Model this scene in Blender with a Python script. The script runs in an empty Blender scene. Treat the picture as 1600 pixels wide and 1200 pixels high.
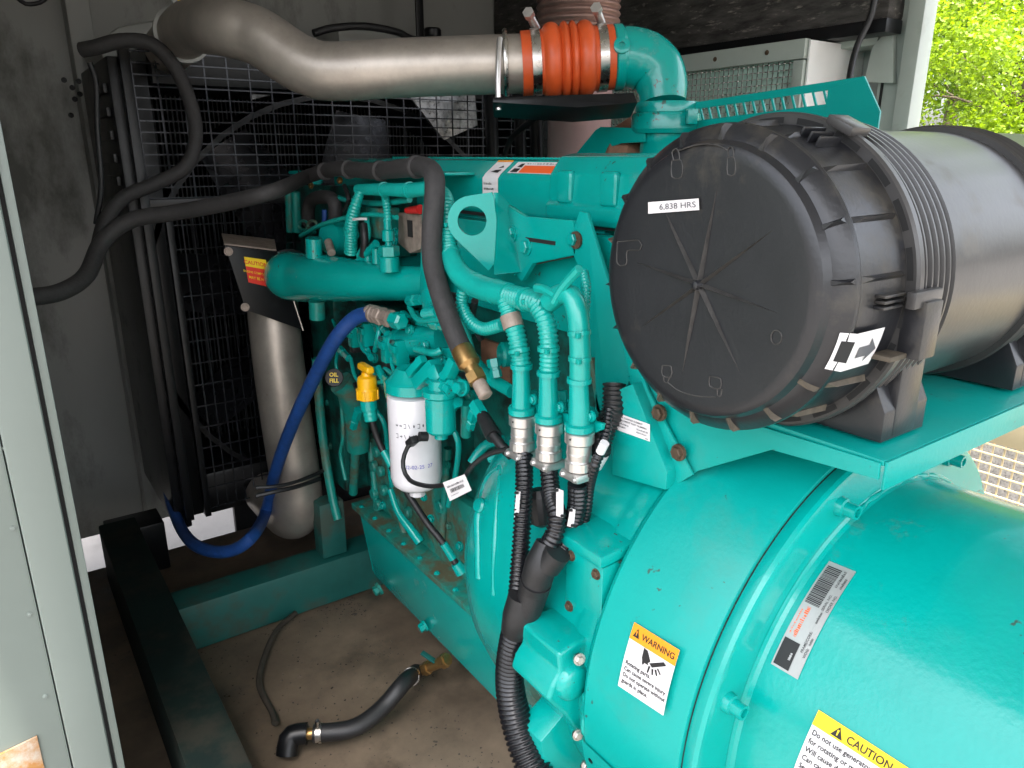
import bpy, bmesh, math, random
from mathutils import Vector, Matrix
random.seed(7)
RAD = math.radians
scn = bpy.context.scene
COL = scn.collection

# ------------------------------------------------------------------ camera
FPX, PITCH, YAW, EYE = 1155.0, RAD(17.2), RAD(35.3), Vector((0, 0, 1.2))
cam_d = bpy.data.cameras.new('camera'); cam = bpy.data.objects.new('camera', cam_d); COL.objects.link(cam)
cam_d.sensor_width = 36; cam_d.lens = FPX * 36 / 1600; cam_d.clip_start = 0.02; cam_d.clip_end = 400
cam.location = EYE; cam.rotation_euler = (RAD(90) - PITCH, 0, -YAW)
scn.camera = cam

# ------------------------------------------------------------------ sky, sun, exposure
SUN_TO = Vector((-0.12, -0.32, 0.94)).normalized()
world = bpy.data.worlds.new('World'); scn.world = world; world.use_nodes = True
wn = world.node_tree.nodes; wl = world.node_tree.links
sky = wn.new('ShaderNodeTexSky'); sky.sky_type = 'NISHITA'; sky.sun_disc = False
sky.sun_elevation = math.asin(SUN_TO.z); sky.sun_rotation = math.atan2(SUN_TO.x, SUN_TO.y)
sky.air_density = 1.0; sky.dust_density = 6.0; sky.ozone_density = 1.0
hsv = wn.new('ShaderNodeHueSaturation'); hsv.inputs['Saturation'].default_value = .4      # thin cloud
wl.new(sky.outputs[0], hsv.inputs['Color']); wl.new(hsv.outputs[0], wn['Background'].inputs[0]); wn['Background'].inputs[1].default_value = 0.15
sun_d = bpy.data.lights.new('sun', 'SUN'); sun_d.energy = 2.8; sun_d.angle = RAD(2.0); sun_d.color = (1, .95, .87)
sun = bpy.data.objects.new('sun', sun_d); COL.objects.link(sun)
sun.rotation_euler = SUN_TO.to_track_quat('Z', 'Y').to_euler(); sun.location = SUN_TO * 12
scn.view_settings.view_transform = 'Standard'; scn.view_settings.look = 'None'
scn.view_settings.exposure = 2.75; scn.view_settings.gamma = 1; scn.view_settings.use_curve_mapping = False
scn.cycles.max_bounces = 8; scn.cycles.diffuse_bounces = 5; scn.cycles.use_denoising = True

# ------------------------------------------------------------------ measuring from the photograph
_F = Vector((math.sin(YAW), math.cos(YAW), 0)); _R = Vector((math.cos(YAW), -math.sin(YAW), 0)); _Z = Vector((0, 0, 1))
_f3 = _F * math.cos(PITCH) - _Z * math.sin(PITCH); _u3 = _F * math.sin(PITCH) + _Z * math.cos(PITCH)
def at(u, v, X=None, Y=None, Z=None, D=None):
    """a point of the place: sight line through photo pixel (u, v) met with the plane X / Y / Z = value, or at depth D"""
    r = _f3 + _R * ((u - 800) / FPX) + _u3 * ((600 - v) / FPX)
    if X is not None: t = (X - EYE.x) / r.x
    elif Y is not None: t = (Y - EYE.y) / r.y
    elif Z is not None: t = (Z - EYE.z) / r.z
    else: t = D
    return EYE + r * t
def PX(lst): return [at(u, v, X=x) for u, v, x in lst]
def PY(lst): return [at(u, v, Y=y) for u, v, y in lst]

# ------------------------------------------------------------------ materials
MATS = {}
def mat(name, col, rough=.5, metal=0.0, noise=0.0, nscale=8.0, rnoise=0.0, bump=0.0, bscale=60.0, coat=0.0,
        stain=None, sscale=6.0, samt=.5, smin=.5, up=False, spec=.5, stretch=None, sheen=0, srough=.75, chips=0.0, chipcol=(.05, .04, .025), cscale=110):
    if name in MATS: return MATS[name]
    m = bpy.data.materials.new(name); m.use_nodes = True; MATS[name] = m
    N = m.node_tree.nodes; L = m.node_tree.links; b = N['Principled BSDF']
    b.inputs['Base Color'].default_value = (*col, 1); b.inputs['Roughness'].default_value = rough
    b.inputs['Metallic'].default_value = metal; b.inputs['Coat Weight'].default_value = coat
    b.inputs['Coat Roughness'].default_value = .12; b.inputs['Specular IOR Level'].default_value = spec
    geo = N.new('ShaderNodeNewGeometry'); vec = geo.outputs['Position']
    if stretch:
        mp = N.new('ShaderNodeMapping'); mp.inputs['Scale'].default_value = stretch
        L.new(vec, mp.inputs['Vector']); vec = mp.outputs['Vector']
    cur = None
    if noise > 0:
        n = N.new('ShaderNodeTexNoise'); n.inputs['Scale'].default_value = nscale; n.inputs['Detail'].default_value = 6
        n.inputs['Roughness'].default_value = .65; L.new(vec, n.inputs['Vector'])
        mr = N.new('ShaderNodeMapRange'); mr.inputs['From Min'].default_value = .3; mr.inputs['From Max'].default_value = .7
        mr.inputs['To Min'].default_value = 1 - noise; mr.inputs['To Max'].default_value = 1 + noise
        L.new(n.outputs['Fac'], mr.inputs['Value'])
        mx = N.new('ShaderNodeVectorMath'); mx.operation = 'SCALE'; mx.inputs[0].default_value = col
        L.new(mr.outputs[0], mx.inputs['Scale']); cur = mx.outputs[0]
    if stain is not None:
        n = N.new('ShaderNodeTexNoise'); n.inputs['Scale'].default_value = sscale; n.inputs['Detail'].default_value = 8
        n.inputs['Roughness'].default_value = .7; L.new(vec, n.inputs['Vector'])
        mr = N.new('ShaderNodeMapRange'); mr.inputs['From Min'].default_value = smin; mr.inputs['From Max'].default_value = smin + .14
        mr.inputs['To Max'].default_value = samt; L.new(n.outputs['Fac'], mr.inputs['Value'])
        fac = mr.outputs[0]
        if up:
            sx = N.new('ShaderNodeSeparateXYZ'); L.new(geo.outputs['Normal'], sx.inputs[0])
            m2 = N.new('ShaderNodeMapRange'); m2.inputs['From Min'].default_value = .1; m2.inputs['From Max'].default_value = .8
            L.new(sx.outputs['Z'], m2.inputs['Value'])
            mu = N.new('ShaderNodeMath'); mu.operation = 'MULTIPLY'; L.new(fac, mu.inputs[0]); L.new(m2.outputs[0], mu.inputs[1]); fac = mu.outputs[0]
        mx = N.new('ShaderNodeMix'); mx.data_type = 'RGBA'; mx.inputs['A'].default_value = (*col, 1); mx.inputs['B'].default_value = (*stain, 1)
        L.new(fac, mx.inputs['Factor'])
        if cur is not None: L.new(cur, mx.inputs['A'])
        cur = mx.outputs['Result']
        ra = N.new('ShaderNodeMapRange'); ra.inputs['To Min'].default_value = rough; ra.inputs['To Max'].default_value = srough
        L.new(fac, ra.inputs['Value']); L.new(ra.outputs[0], b.inputs['Roughness'])
    elif rnoise > 0:
        n = N.new('ShaderNodeTexNoise'); n.inputs['Scale'].default_value = nscale * 1.7; n.inputs['Detail'].default_value = 5; L.new(vec, n.inputs['Vector'])
        ra = N.new('ShaderNodeMapRange'); ra.inputs['From Min'].default_value = .3; ra.inputs['From Max'].default_value = .7
        ra.inputs['To Min'].default_value = max(.03, rough - rnoise); ra.inputs['To Max'].default_value = rough + rnoise
        L.new(n.outputs['Fac'], ra.inputs['Value']); L.new(ra.outputs[0], b.inputs['Roughness'])
    if chips > 0:
        n = N.new('ShaderNodeTexNoise'); n.inputs['Scale'].default_value = cscale; n.inputs['Detail'].default_value = 3; L.new(vec, n.inputs['Vector'])
        n2 = N.new('ShaderNodeTexNoise'); n2.inputs['Scale'].default_value = cscale * .07; n2.inputs['Detail'].default_value = 2; L.new(vec, n2.inputs['Vector'])
        ad = N.new('ShaderNodeMath'); ad.operation = 'ADD'; L.new(n.outputs['Fac'], ad.inputs[0]); L.new(n2.outputs['Fac'], ad.inputs[1])
        mr = N.new('ShaderNodeMapRange'); mr.inputs['From Min'].default_value = 1.30; mr.inputs['From Max'].default_value = 1.36; mr.inputs['To Max'].default_value = chips
        L.new(ad.outputs[0], mr.inputs['Value'])
        mx = N.new('ShaderNodeMix'); mx.data_type = 'RGBA'; mx.inputs['A'].default_value = (*col, 1); mx.inputs['B'].default_value = (*chipcol, 1)
        L.new(mr.outputs[0], mx.inputs['Factor'])
        if cur is not None: L.new(cur, mx.inputs['A'])
        cur = mx.outputs['Result']
    if cur is not None: L.new(cur, b.inputs['Base Color'])
    if bump > 0:
        n = N.new('ShaderNodeTexNoise'); n.inputs['Scale'].default_value = bscale; n.inputs['Detail'].default_value = 4; L.new(vec, n.inputs['Vector'])
        bp = N.new('ShaderNodeBump'); bp.inputs['Strength'].default_value = bump; bp.inputs['Distance'].default_value = .002
        L.new(n.outputs['Fac'], bp.inputs['Height']); L.new(bp.outputs[0], b.inputs['Normal'])
    return m

TEAL = (.0005, .315, .278)
teal = mat('teal_paint', TEAL, .22, noise=.09, nscale=5, rnoise=.09, spec=.42, coat=.35, bump=.22, bscale=140, stain=(.13, .12, .075), sscale=9, samt=.5, smin=.61, srough=.55, chips=.8)
tealsheet = mat('teal_sheet_paint', TEAL, .34, noise=.07, nscale=4, rnoise=.08, spec=.32, coat=.12, bump=.14, bscale=170, stain=(.05, .24, .20), sscale=5, samt=.4, smin=.55, srough=.5, chips=.75)
tealgrime = mat('teal_paint_grimy', (.006, .22, .18), .32, noise=.15, nscale=7, bump=.25, bscale=70, stain=(.11, .075, .035), sscale=11, samt=.8, smin=.49)
deepshade = mat('teal_paint_recess_shade', (.004, .11, .09), .35, noise=.3, nscale=9, bump=.3, bscale=80, spec=.4, stain=(.012, .011, .009), sscale=13, samt=.9, smin=.46, srough=.4)  # gap shade put into the colour of deep-set engine parts, with black mottling
railgrime = mat('teal_paint_oily_dirt', (.01, .21, .165), .4, noise=.2, nscale=9, bump=.4, bscale=90, stain=(.10, .075, .035), sscale=13, samt=.9, smin=.45)
tealcable = mat('teal_overspray', (.004, .34, .29), .3, noise=.1, nscale=30, rnoise=.1, coat=.3, stain=(.012, .012, .013), sscale=38, samt=.9, smin=.68)
tealdark = mat('skid_paint', (.005, .09, .078), .5, noise=.25, nscale=7, stain=(.05, .045, .03), sscale=7, samt=.7, smin=.5)
plastic = mat('filter_plastic', (.015, .0155, .018), .31, noise=.15, nscale=12, bump=.12, bscale=220, stain=(.10, .085, .06), sscale=7, samt=.45, smin=.58)
plasticbody = mat('filter_body_plastic', (.045, .043, .042), .31, noise=.18, nscale=9, bump=.08, bscale=150, stain=(.17, .15, .12), sscale=8, samt=.4, smin=.58)
dustyrib = mat('dusty_plastic', (.075, .06, .042), .7, noise=.4, nscale=60)
rubber = mat('rubber_hose', (.012, .012, .013), .48, noise=.3, nscale=40, bump=.2, bscale=300)
rubberdull = mat('rubber_textile', (.028, .026, .026), .7, noise=.25, nscale=90, bump=.4, bscale=400)
conduit = mat('conduit_black', (.008, .008, .010), .26, noise=.3, nscale=30, rnoise=.1, stain=(.10, .10, .095), sscale=25, samt=.25, smin=.6)
bluehose = mat('blue_hose', (.010, .052, .21), .5, noise=.2, nscale=60, bump=.3, bscale=400)
pipemetal = mat('aluminised_pipe', (.42, .375, .33), .43, metal=.7, noise=.16, nscale=14, rnoise=.12, bump=.08, bscale=160, stain=(.16, .10, .055), sscale=45, samt=.55, smin=.64)
steel = mat('bright_steel', (.55, .53, .50), .28, metal=1.0, noise=.12, nscale=30, rnoise=.1)
zinc = mat('zinc_connector', (.62, .60, .58), .33, metal=.85, noise=.1, nscale=40, rnoise=.1, stain=(.15, .13, .1), sscale=60, samt=.4, smin=.62)
brass = mat('brass_fitting', (.36, .22, .085), .38, metal=.9, noise=.25, nscale=60)
copper = mat('rusty_steel', (.20, .095, .055), .75, noise=.35, nscale=25, bump=.3, bscale=150)
rustbolt = mat('rusty_bolt', (.10, .065, .04), .65, metal=.4, noise=.4, nscale=90)
orange = mat('orange_silicone', (.58, .082, .016), .45, noise=.1, nscale=25, coat=.1, bump=.15, bscale=120, stain=(.25, .06, .02), sscale=14, samt=.4, smin=.6)
exhaust = mat('exhaust_steel', (.30, .19, .16), .55, metal=.75, noise=.3, nscale=10, stretch=(1, 1, .4), rnoise=.15)
exhpink = mat('exhaust_wrap', (.30, .19, .185), .75, noise=.15, nscale=9, bump=.2, bscale=80)
blackmetal = mat('black_enamel', (.0045, .005, .006), .36, noise=.3, nscale=20, rnoise=.12, spec=.35, stain=(.022, .02, .016), sscale=9, samt=.35, smin=.56)
guardwire = mat('guard_wire_enamel', (.035, .037, .043), .22, metal=.6, noise=.3, nscale=60)
finmat = mat('radiator_fins', (.006, .007, .007), .6, metal=.2, noise=.4, nscale=25)
blade = mat('fan_blade', (.018, .019, .023), .3, metal=.6, noise=.25, nscale=14, rnoise=.15)
galv = mat('galvanised_and_glint', (.42, .42, .43), .4, metal=.6, noise=.35, nscale=55, stain=(.05, .05, .05), sscale=90, samt=.8, smin=.52)
paleplastic = mat('pale_plastic', (.040, .038, .036), .5, noise=.4, nscale=40)  # paler than the cap; used for its ribs and raised lines
skidblack = mat('skid_black', (.003, .011, .009), .75, spec=.25, noise=.4, nscale=9, stain=(.03, .025, .018), sscale=7, samt=.6, smin=.5)
wallpaint = mat('enclosure_paint', (.33, .335, .315), .34, noise=.06, nscale=3, rnoise=.08, stain=(.085, .085, .072), sscale=3.2, samt=.7, smin=.51, stretch=(1, 1, .45), bump=.05, bscale=12)
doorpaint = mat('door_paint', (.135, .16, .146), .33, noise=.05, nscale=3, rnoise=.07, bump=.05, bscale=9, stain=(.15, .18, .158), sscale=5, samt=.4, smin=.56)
jambpaint = mat('jamb_paint', (.40, .44, .40), .45, noise=.07, nscale=5, stain=(.24, .25, .21), sscale=6, samt=.5, smin=.56)
paleside = mat('louvre_box_paint', (.60, .78, .70), .45, noise=.06, nscale=6)
whitepaint = mat('white_panel', (.82, .81, .79), .5, noise=.04, nscale=8)
foam = mat('acoustic_foam', (.06, .056, .052), .95, noise=.7, nscale=28, stretch=(1, .35, 1.6), bump=1.0, bscale=120, stain=(.34, .31, .27), sscale=40, samt=.8, smin=.56)
rustplate = mat('rusty_hinge', (.26, .23, .19), .6, noise=.2, nscale=20, stain=(.22, .10, .025), sscale=16, samt=1.0, smin=.40)
floormat = mat('floor_grime', (.15, .112, .078), .6, noise=.45, nscale=4.5, bump=.35, bscale=35, stain=(.05, .038, .027), sscale=3.6, samt=.9, smin=.52, srough=.22, chips=.8, chipcol=(.03, .025, .02), cscale=60)
concrete = mat('concrete', (.13, .122, .115), .85, noise=.18, nscale=2.2, bump=.5, bscale=20, stain=(.085, .08, .07), sscale=4, samt=.7, smin=.55)
cream = mat('cream_paint', (.72, .60, .38), .5, noise=.06, nscale=5, stain=(.55, .44, .26), sscale=6, samt=.5, smin=.55)
yellowcap = mat('yellow_plastic', (.83, .43, .003), .34, noise=.05, nscale=30, coat=.2, bump=.1, bscale=150)
redcap = mat('red_plastic', (.62, .012, .012), .4)
whitefilter = mat('white_enamel', (.70, .68, .70), .28, noise=.04, nscale=20, coat=.4, stain=(.40, .42, .36), sscale=18, samt=.4, smin=.64)
castgrey = mat('cast_grey', (.30, .24, .20), .6, metal=.3, noise=.3, nscale=50, bump=.3, bscale=250)
seal = mat('black_sealant', (.01, .01, .01), .8)
ink = mat('print_black', (.015, .013, .014), .55)
inkgrey = mat('print_grey', (.10, .10, .11), .55)
pwhite = mat('print_white', (.74, .71, .71), .4, noise=.02, nscale=20)
porange = mat('print_orange', (.86, .31, .012), .4)
pyellow = mat('print_yellow', (.88, .62, .015), .4)
pred = mat('print_red', (.72, .035, .02), .4)
pflame = mat('print_flame', (.85, .12, .02), .4)
psilver = mat('print_silver', (.40, .40, .39), .38, metal=.4, noise=.06, nscale=30)
pblue = mat('print_blue', (.10, .10, .42), .5)
bark = mat('bark', (.10, .075, .05), .9, noise=.4, nscale=20, bump=.8, bscale=40)

def leafmat(name, col, trans):
    m = bpy.data.materials.new(name); m.use_nodes = True; N = m.node_tree.nodes; L = m.node_tree.links
    b = N['Principled BSDF']; b.inputs['Roughness'].default_value = .5
    oi = N.new('ShaderNodeNewGeometry'); n = N.new('ShaderNodeTexNoise'); n.inputs['Scale'].default_value = 3.5; n.inputs['Detail'].default_value = 5
    L.new(oi.outputs['Position'], n.inputs['Vector'])
    mx = N.new('ShaderNodeMix'); mx.data_type = 'RGBA'; L.new(n.outputs['Fac'], mx.inputs['Factor'])
    mx.inputs['A'].default_value = (*[c * .75 for c in col], 1); mx.inputs['B'].default_value = (*[min(1, c * 1.3) for c in col], 1)
    L.new(mx.outputs['Result'], b.inputs['Base Color'])
    t = N.new('ShaderNodeBsdfTranslucent'); t.inputs['Color'].default_value = (*trans, 1)
    ad = N.new('ShaderNodeMixShader'); ad.inputs[0].default_value = .4
    L.new(b.outputs[0], ad.inputs[1]); L.new(t.outputs[0], ad.inputs[2])
    L.new(ad.outputs[0], N['Material Output'].inputs['Surface']); return m
leafA = leafmat('leaf_bright', (.15, .23, .004), (.30, .44, .008))
leafB = leafmat('leaf_green', (.09, .16, .004), (.20, .35, .008))

# ------------------------------------------------------------------ object helpers
WPOS = {}
def finish(name, me, m, parent=None, smooth=35):
    vs = me.vertices
    if len(vs):
        lo = Vector((min(v.co.x for v in vs), min(v.co.y for v in vs), min(v.co.z for v in vs)))
        hi = Vector((max(v.co.x for v in vs), max(v.co.y for v in vs), max(v.co.z for v in vs)))
        c = (lo + hi) / 2
        me.transform(Matrix.Translation(-c))
    else: c = Vector()
    if m is not None: me.materials.append(m)
    if smooth:
        me.polygons.foreach_set('use_smooth', [True] * len(me.polygons))
        me.set_sharp_from_angle(angle=RAD(smooth))
    o = bpy.data.objects.new(name, me); COL.objects.link(o); WPOS[o.name] = c
    if parent is not None:
        o.parent = parent; o.location = c - WPOS[parent.name]
    else: o.location = c
    return o
def raw(name, verts, faces, m, parent=None, smooth=35):
    me = bpy.data.meshes.new(name); me.from_pydata([tuple(v) for v in verts], [], faces); me.update()
    return finish(name, me, m, parent, smooth)
def frombm(name, bm, m, parent=None, smooth=35):
    bmesh.ops.recalc_face_normals(bm, faces=bm.faces)
    me = bpy.data.meshes.new(name); bm.to_mesh(me); bm.free(); return finish(name, me, m, parent, smooth)
def tag(o, label, cat, group=None):
    o['label'] = label; o['category'] = cat
    if group: o['group'] = group
    return o
def thing(name, loc, label, cat, group=None):
    o = bpy.data.objects.new(name, None); COL.objects.link(o); o.location = loc; WPOS[o.name] = Vector(loc); o.empty_display_size = .05
    return tag(o, label, cat, group)

def basis(d):
    d = Vector(d).normalized(); a = Vector((0, 0, 1)) if abs(d.z) < .9 else Vector((1, 0, 0))
    x = a.cross(d).normalized(); return x, d.cross(x).normalized(), d

def catmull(P, step):
    P = [Vector(p) for p in P]
    if len(P) == 2: 
        n = max(2, int((P[1] - P[0]).length / step)); return [P[0].lerp(P[1], i / n) for i in range(n + 1)], [i / n for i in range(n + 1)]
    Q = [P[0] * 2 - P[1]] + P + [P[-1] * 2 - P[-2]]; out = []; par = []
    for i in range(1, len(Q) - 2):
        a, b, c, d = Q[i - 1:i + 3]; n = max(2, int((c - b).length / step))
        for k in range(n):
            t = k / n
            out.append(.5 * ((2 * b) + (c - a) * t + (2 * a - 5 * b + 4 * c - d) * t * t + (3 * b - a - 3 * c + d) * t ** 3)); par.append(i - 1 + t)
    out.append(P[-1]); par.append(len(P) - 1)
    return out, par
def tube_geo(P, r, n=16, step=.012, corr=None, caps=True):
    """swept tube; r = number or list (one per control point); corr = (pitch, depth)"""
    if corr: step = min(step, corr[0] / 4)
    pts, par = catmull(P, step)
    if corr:                                            # even spacing along the length
        d = [0]
        for i in range(1, len(pts)): d.append(d[-1] + (pts[i] - pts[i - 1]).length)
        n2 = max(4, int(d[-1] / (corr[0] / 4))); np_, npar = [], []; j = 0
        for k in range(n2 + 1):
            s = d[-1] * k / n2
            while j < len(d) - 2 and d[j + 1] < s: j += 1
            t = (s - d[j]) / max(1e-9, d[j + 1] - d[j]); np_.append(pts[j].lerp(pts[j + 1], t)); npar.append(par[j] + (par[j + 1] - par[j]) * t)
        pts, par = np_, npar
    V = []; Fc = []; x = None
    for i, p in enumerate(pts):
        t = (pts[min(i + 1, len(pts) - 1)] - pts[max(i - 1, 0)]).normalized()
        if x is None: x = basis(t)[0]
        else:
            x = x - t * x.dot(t); x.normalize()
        y = t.cross(x)
        if isinstance(r, (list, tuple)):
            k = min(int(par[i]), len(r) - 2) if len(r) > 1 else 0; f = par[i] - k; rr = r[k] * (1 - f) + r[k + 1] * f
        else: rr = r
        if corr: rr *= (1 if i % 4 < 2 else 1 - corr[1])
        for a in range(n):
            th = 2 * math.pi * a / n; V.append(p + (x * math.cos(th) + y * math.sin(th)) * rr)
    m = len(pts)
    for i in range(m - 1):
        for a in range(n):
            b = (a + 1) % n; Fc.append((i * n + a, i * n + b, (i + 1) * n + b, (i + 1) * n + a))
    if caps: Fc.append(tuple(range(n - 1, -1, -1))); Fc.append(tuple((m - 1) * n + a for a in range(n)))
    return V, Fc
def tube(name, P, r, m, parent=None, n=16, step=.012, corr=None, smooth=40):
    V, Fc = tube_geo(P, r, n, step, corr); return raw(name, V, Fc, m, parent, smooth if not corr else 80)
def lathe(name, prof, origin, axis, m, parent=None, n=48, smooth=30, arc=None):
    """prof = [(radius, distance along axis)]"""
    x, y, d = basis(axis); o = Vector(origin); V = []; Fc = []
    for r, t in prof:
        for a in range(n):
            th = 2 * math.pi * a / n; V.append(o + d * t + (x * math.cos(th) + y * math.sin(th)) * max(r, 1e-4))
    for i in range(len(prof) - 1):
        for a in range(n):
            b = (a + 1) % n; Fc.append((i * n + a, i * n + b, (i + 1) * n + b, (i + 1) * n + a))
    Fc.append(tuple(range(n - 1, -1, -1))); Fc.append(tuple((len(prof) - 1) * n + a for a in range(n)))
    return raw(name, V, Fc, m, parent, smooth)
def box_bm(bm, lo, hi):
    lo, hi = Vector(lo), Vector(hi); vs = [bm.verts.new((x, y, z)) for x in (lo.x, hi.x) for y in (lo.y, hi.y) for z in (lo.z, hi.z)]
    for f in ((0, 1, 3, 2), (4, 6, 7, 5), (0, 4, 5, 1), (2, 3, 7, 6), (0, 2, 6, 4), (1, 5, 7, 3)): bm.faces.new([vs[i] for i in f])
def bevel(bm, w, seg=2):
    bmesh.ops.recalc_face_normals(bm, faces=bm.faces)
    bmesh.ops.bevel(bm, geom=list(bm.edges), offset=w, segments=seg, profile=.6, affect='EDGES', clamp_overlap=True)
def box(name, lo, hi, m, parent=None, bev=.003, seg=2):
    bm = bmesh.new(); box_bm(bm, lo, hi)
    if bev: bevel(bm, bev, seg)
    return frombm(name, bm, m, parent)
def obox(name, c, size, dirx, dirz, m, parent=None, bev=.003, seg=2):
    """box with its own axes: dirx = length direction, dirz = roughly up"""
    x = Vector(dirx).normalized(); z = Vector(dirz); z = (z - x * z.dot(x)).normalized(); y = z.cross(x); c = Vector(c)
    bm = bmesh.new(); s = Vector(size) / 2; box_bm(bm, -s, s)
    if bev: bevel(bm, bev, seg)
    for v in bm.verts: v.co = c + x * v.co.x + y * v.co.y + z * v.co.z
    return frombm(name, bm, m, parent)
def prism(name, poly, ext, m, parent=None, bev=.003, seg=2, smooth=35):
    bm = bmesh.new(); ext = Vector(ext); a = [bm.verts.new(p) for p in poly]; b = [bm.verts.new(Vector(p) + ext) for p in poly]; n = len(a)
    bm.faces.new(a); bm.faces.new(b[::-1])
    for i in range(n): bm.faces.new((a[i], b[i], b[(i + 1) % n], a[(i + 1) % n]))
    if bev: bevel(bm, bev, seg)
    return frombm(name, bm, m, parent, smooth)
def ringplate(name, poly, hole, ext, m, parent=None):
    """plate outline with a round hole, both lists the same length"""
    ext = Vector(ext); n = len(poly); V = [Vector(p) for p in poly] + [Vector(p) for p in hole]
    V += [v + ext for v in V]; k = 2 * n; Fc = []
    for i in range(n):
        j = (i + 1) % n
        Fc += [(i, j, n + j, n + i), (k + i, k + n + i, k + n + j, k + j), (i, k + i, k + j, j), (n + i, n + j, k + n + j, k + n + i)]
    o = raw(name, V, Fc, m, parent, 30); return o
_bolt = {}
def bolt(parent, p, d, r, m=None, name='bolt', h=None):
    m = m or teal; h = h or r * .9; key = (m.name, round(h / r, 2))
    if key not in _bolt:
        bm = bmesh.new(); hh = h / r
        def ring(rad, z, n, ph=0): return [bm.verts.new((rad * math.cos(2 * math.pi * i / n + ph), rad * math.sin(2 * math.pi * i / n + ph), z)) for i in range(n)]
        def skin(a, b):
            for i in range(len(a)): bm.faces.new((a[i], a[(i + 1) % len(a)], b[(i + 1) % len(a)], b[i]))
        w0 = ring(1.35, -.3, 12); w1 = ring(1.35, .22, 12); bm.faces.new(w1); skin(w0, w1)
        h0 = ring(1, .2, 6); h1 = ring(1, hh * .85, 6); h2 = ring(.82, hh, 6); skin(h0, h1); skin(h1, h2); bm.faces.new(h2)
        bmesh.ops.recalc_face_normals(bm, faces=bm.faces)
        me = bpy.data.meshes.new('bolt'); bm.to_mesh(me); bm.free(); me.materials.append(m); _bolt[key] = me
    o = bpy.data.objects.new(name, _bolt[key]); COL.objects.link(o); o.scale = (r, r, r)
    o.rotation_euler = Vector(d).to_track_quat('Z', 'Y').to_euler(); WPOS[o.name] = Vector(p)
    if parent is not None: o.parent = parent; o.location = Vector(p) - WPOS[parent.name]
    else: o.location = p
    return o

# ---- printed matter
def text_mesh(s, size, bold=0.0, align='LEFT'):
    cu = bpy.data.curves.new('t', 'FONT'); cu.body = s; cu.size = size; cu.offset = bold * size; cu.align_x = align; cu.resolution_u = 3
    ob = bpy.data.objects.new('t', cu); COL.objects.link(ob); bpy.context.view_layer.update()
    me = bpy.data.meshes.new_from_object(ob.evaluated_get(bpy.context.evaluated_depsgraph_get()))
    bpy.data.objects.remove(ob); bpy.data.curves.remove(cu); return me
def planemap(O, U, V):
    O, U, V = Vector(O), Vector(U), Vector(V); Nn = U.cross(V).normalized()
    return lambda x, y, h: O + U * x + V * y + Nn * h
def quadmap(TL, TR, BR, BL, flip=False):
    """bilinear sheet, x right 0..1, y up 0..1"""
    TL, TR, BR, BL = map(Vector, (TL, TR, BR, BL)); Nn = (TR - TL).cross(TL - BL).normalized()
    if Nn.dot(EYE - TL) < 0: Nn = -Nn
    return lambda x, y, h: BL.lerp(BR, x).lerp(TL.lerp(TR, x), y) + Nn * h
def sheet(name, M, x0, y0, x1, y1, h, m, parent, nx=6, ny=6):
    V = [M(x0 + (x1 - x0) * i / nx, y0 + (y1 - y0) * j / ny, h) for j in range(ny + 1) for i in range(nx + 1)]
    w = nx + 1; Fc = [(j * w + i, j * w + i + 1, (j + 1) * w + i + 1, (j + 1) * w + i) for j in range(ny) for i in range(nx)]
    return raw(name, V, Fc, m, parent, 60)
def poly2(name, M, pts, h, m, parent): return raw(name, [M(x, y, h) for x, y in pts], [tuple(range(len(pts)))], m, parent, 0)
def scribble(M, x0, x1, y, hgt, m, parent, h=.0012, seed=1):
    """print too small to read in the photograph: a row of short strokes"""
    rg = random.Random(seed); V = []; Fc = []; x = x0
    while x < x1:
        w = (x1 - x0) * rg.uniform(.015, .05); k = len(V); t = hgt * rg.uniform(.55, 1)
        V += [M(x, y, h), M(min(x + w, x1), y, h), M(min(x + w, x1), y + t, h), M(x, y + t, h)]; Fc.append((k, k + 1, k + 2, k + 3)); x += w + (x1 - x0) * rg.uniform(.012, .05)
    return raw('fine_print', V, Fc, m, parent, 0)
def lettering(M, s, x, y, size, m, parent, h=.0006, asp=1.0, bold=.0, align='LEFT', name='lettering'):
    """asp = label height / width, so that letters keep their shape in a 0..1 sheet; size is in label heights"""
    me = text_mesh(s, 1.0, bold, align)
    for v in me.vertices: v.co = M(x + v.co.x * size * asp, y + v.co.y * size, h)
    return finish(name, me, m, parent, 0)

# ================================================================== SETTING
def structure(o): o['kind'] = 'structure'; return o
structure(box('ground', (-30, -30, -.55), (60, 60, -.35), concrete, bev=0))
structure(box('floor', (-.02, -1.4, -.06), (2.1, 2.34, 0), floormat, bev=.002))

AX, AZ = .893, .515                                    # crankshaft axis: x, z (runs along Y)
# ---------------- enclosure
enc = thing('equipment_enclosure', (1.0, 1.0, 0), 'pale grey-green steel enclosure walls and roof around the generator', 'enclosure')
box('end_wall', (-.04, 2.9, -.15), (2.15, 2.95, 2.1), wallpaint, enc)
box('roof', (-.30, -1.5, 2.1), (2.2, 2.95, 2.16), wallpaint, enc)
box('side_wall', (-.05, 1.19, -.349), (-.005, 2.897, 2.097), wallpaint, enc)
box('side_wall', (2.12, 1.17, -.1), (2.16, 2.897, 2.097), wallpaint, enc)
# corner post beside the radiator on the end wall
pp = [at(85, 0, Y=2.86), at(118, 0, Y=2.86)]
post = box('wall_post', (pp[0].x + .02, 2.80, -.1), (pp[1].x + .03, 2.897, 2.09), wallpaint, enc, bev=.006)
for u, v in ((100, 125), (113, 137), (123, 127), (117, 155), (125, 147), (111, 180)):
    bolt(enc, at(u, v, Y=2.80), (0, -1, 0), .006, blackmetal, name='rivet')
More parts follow.
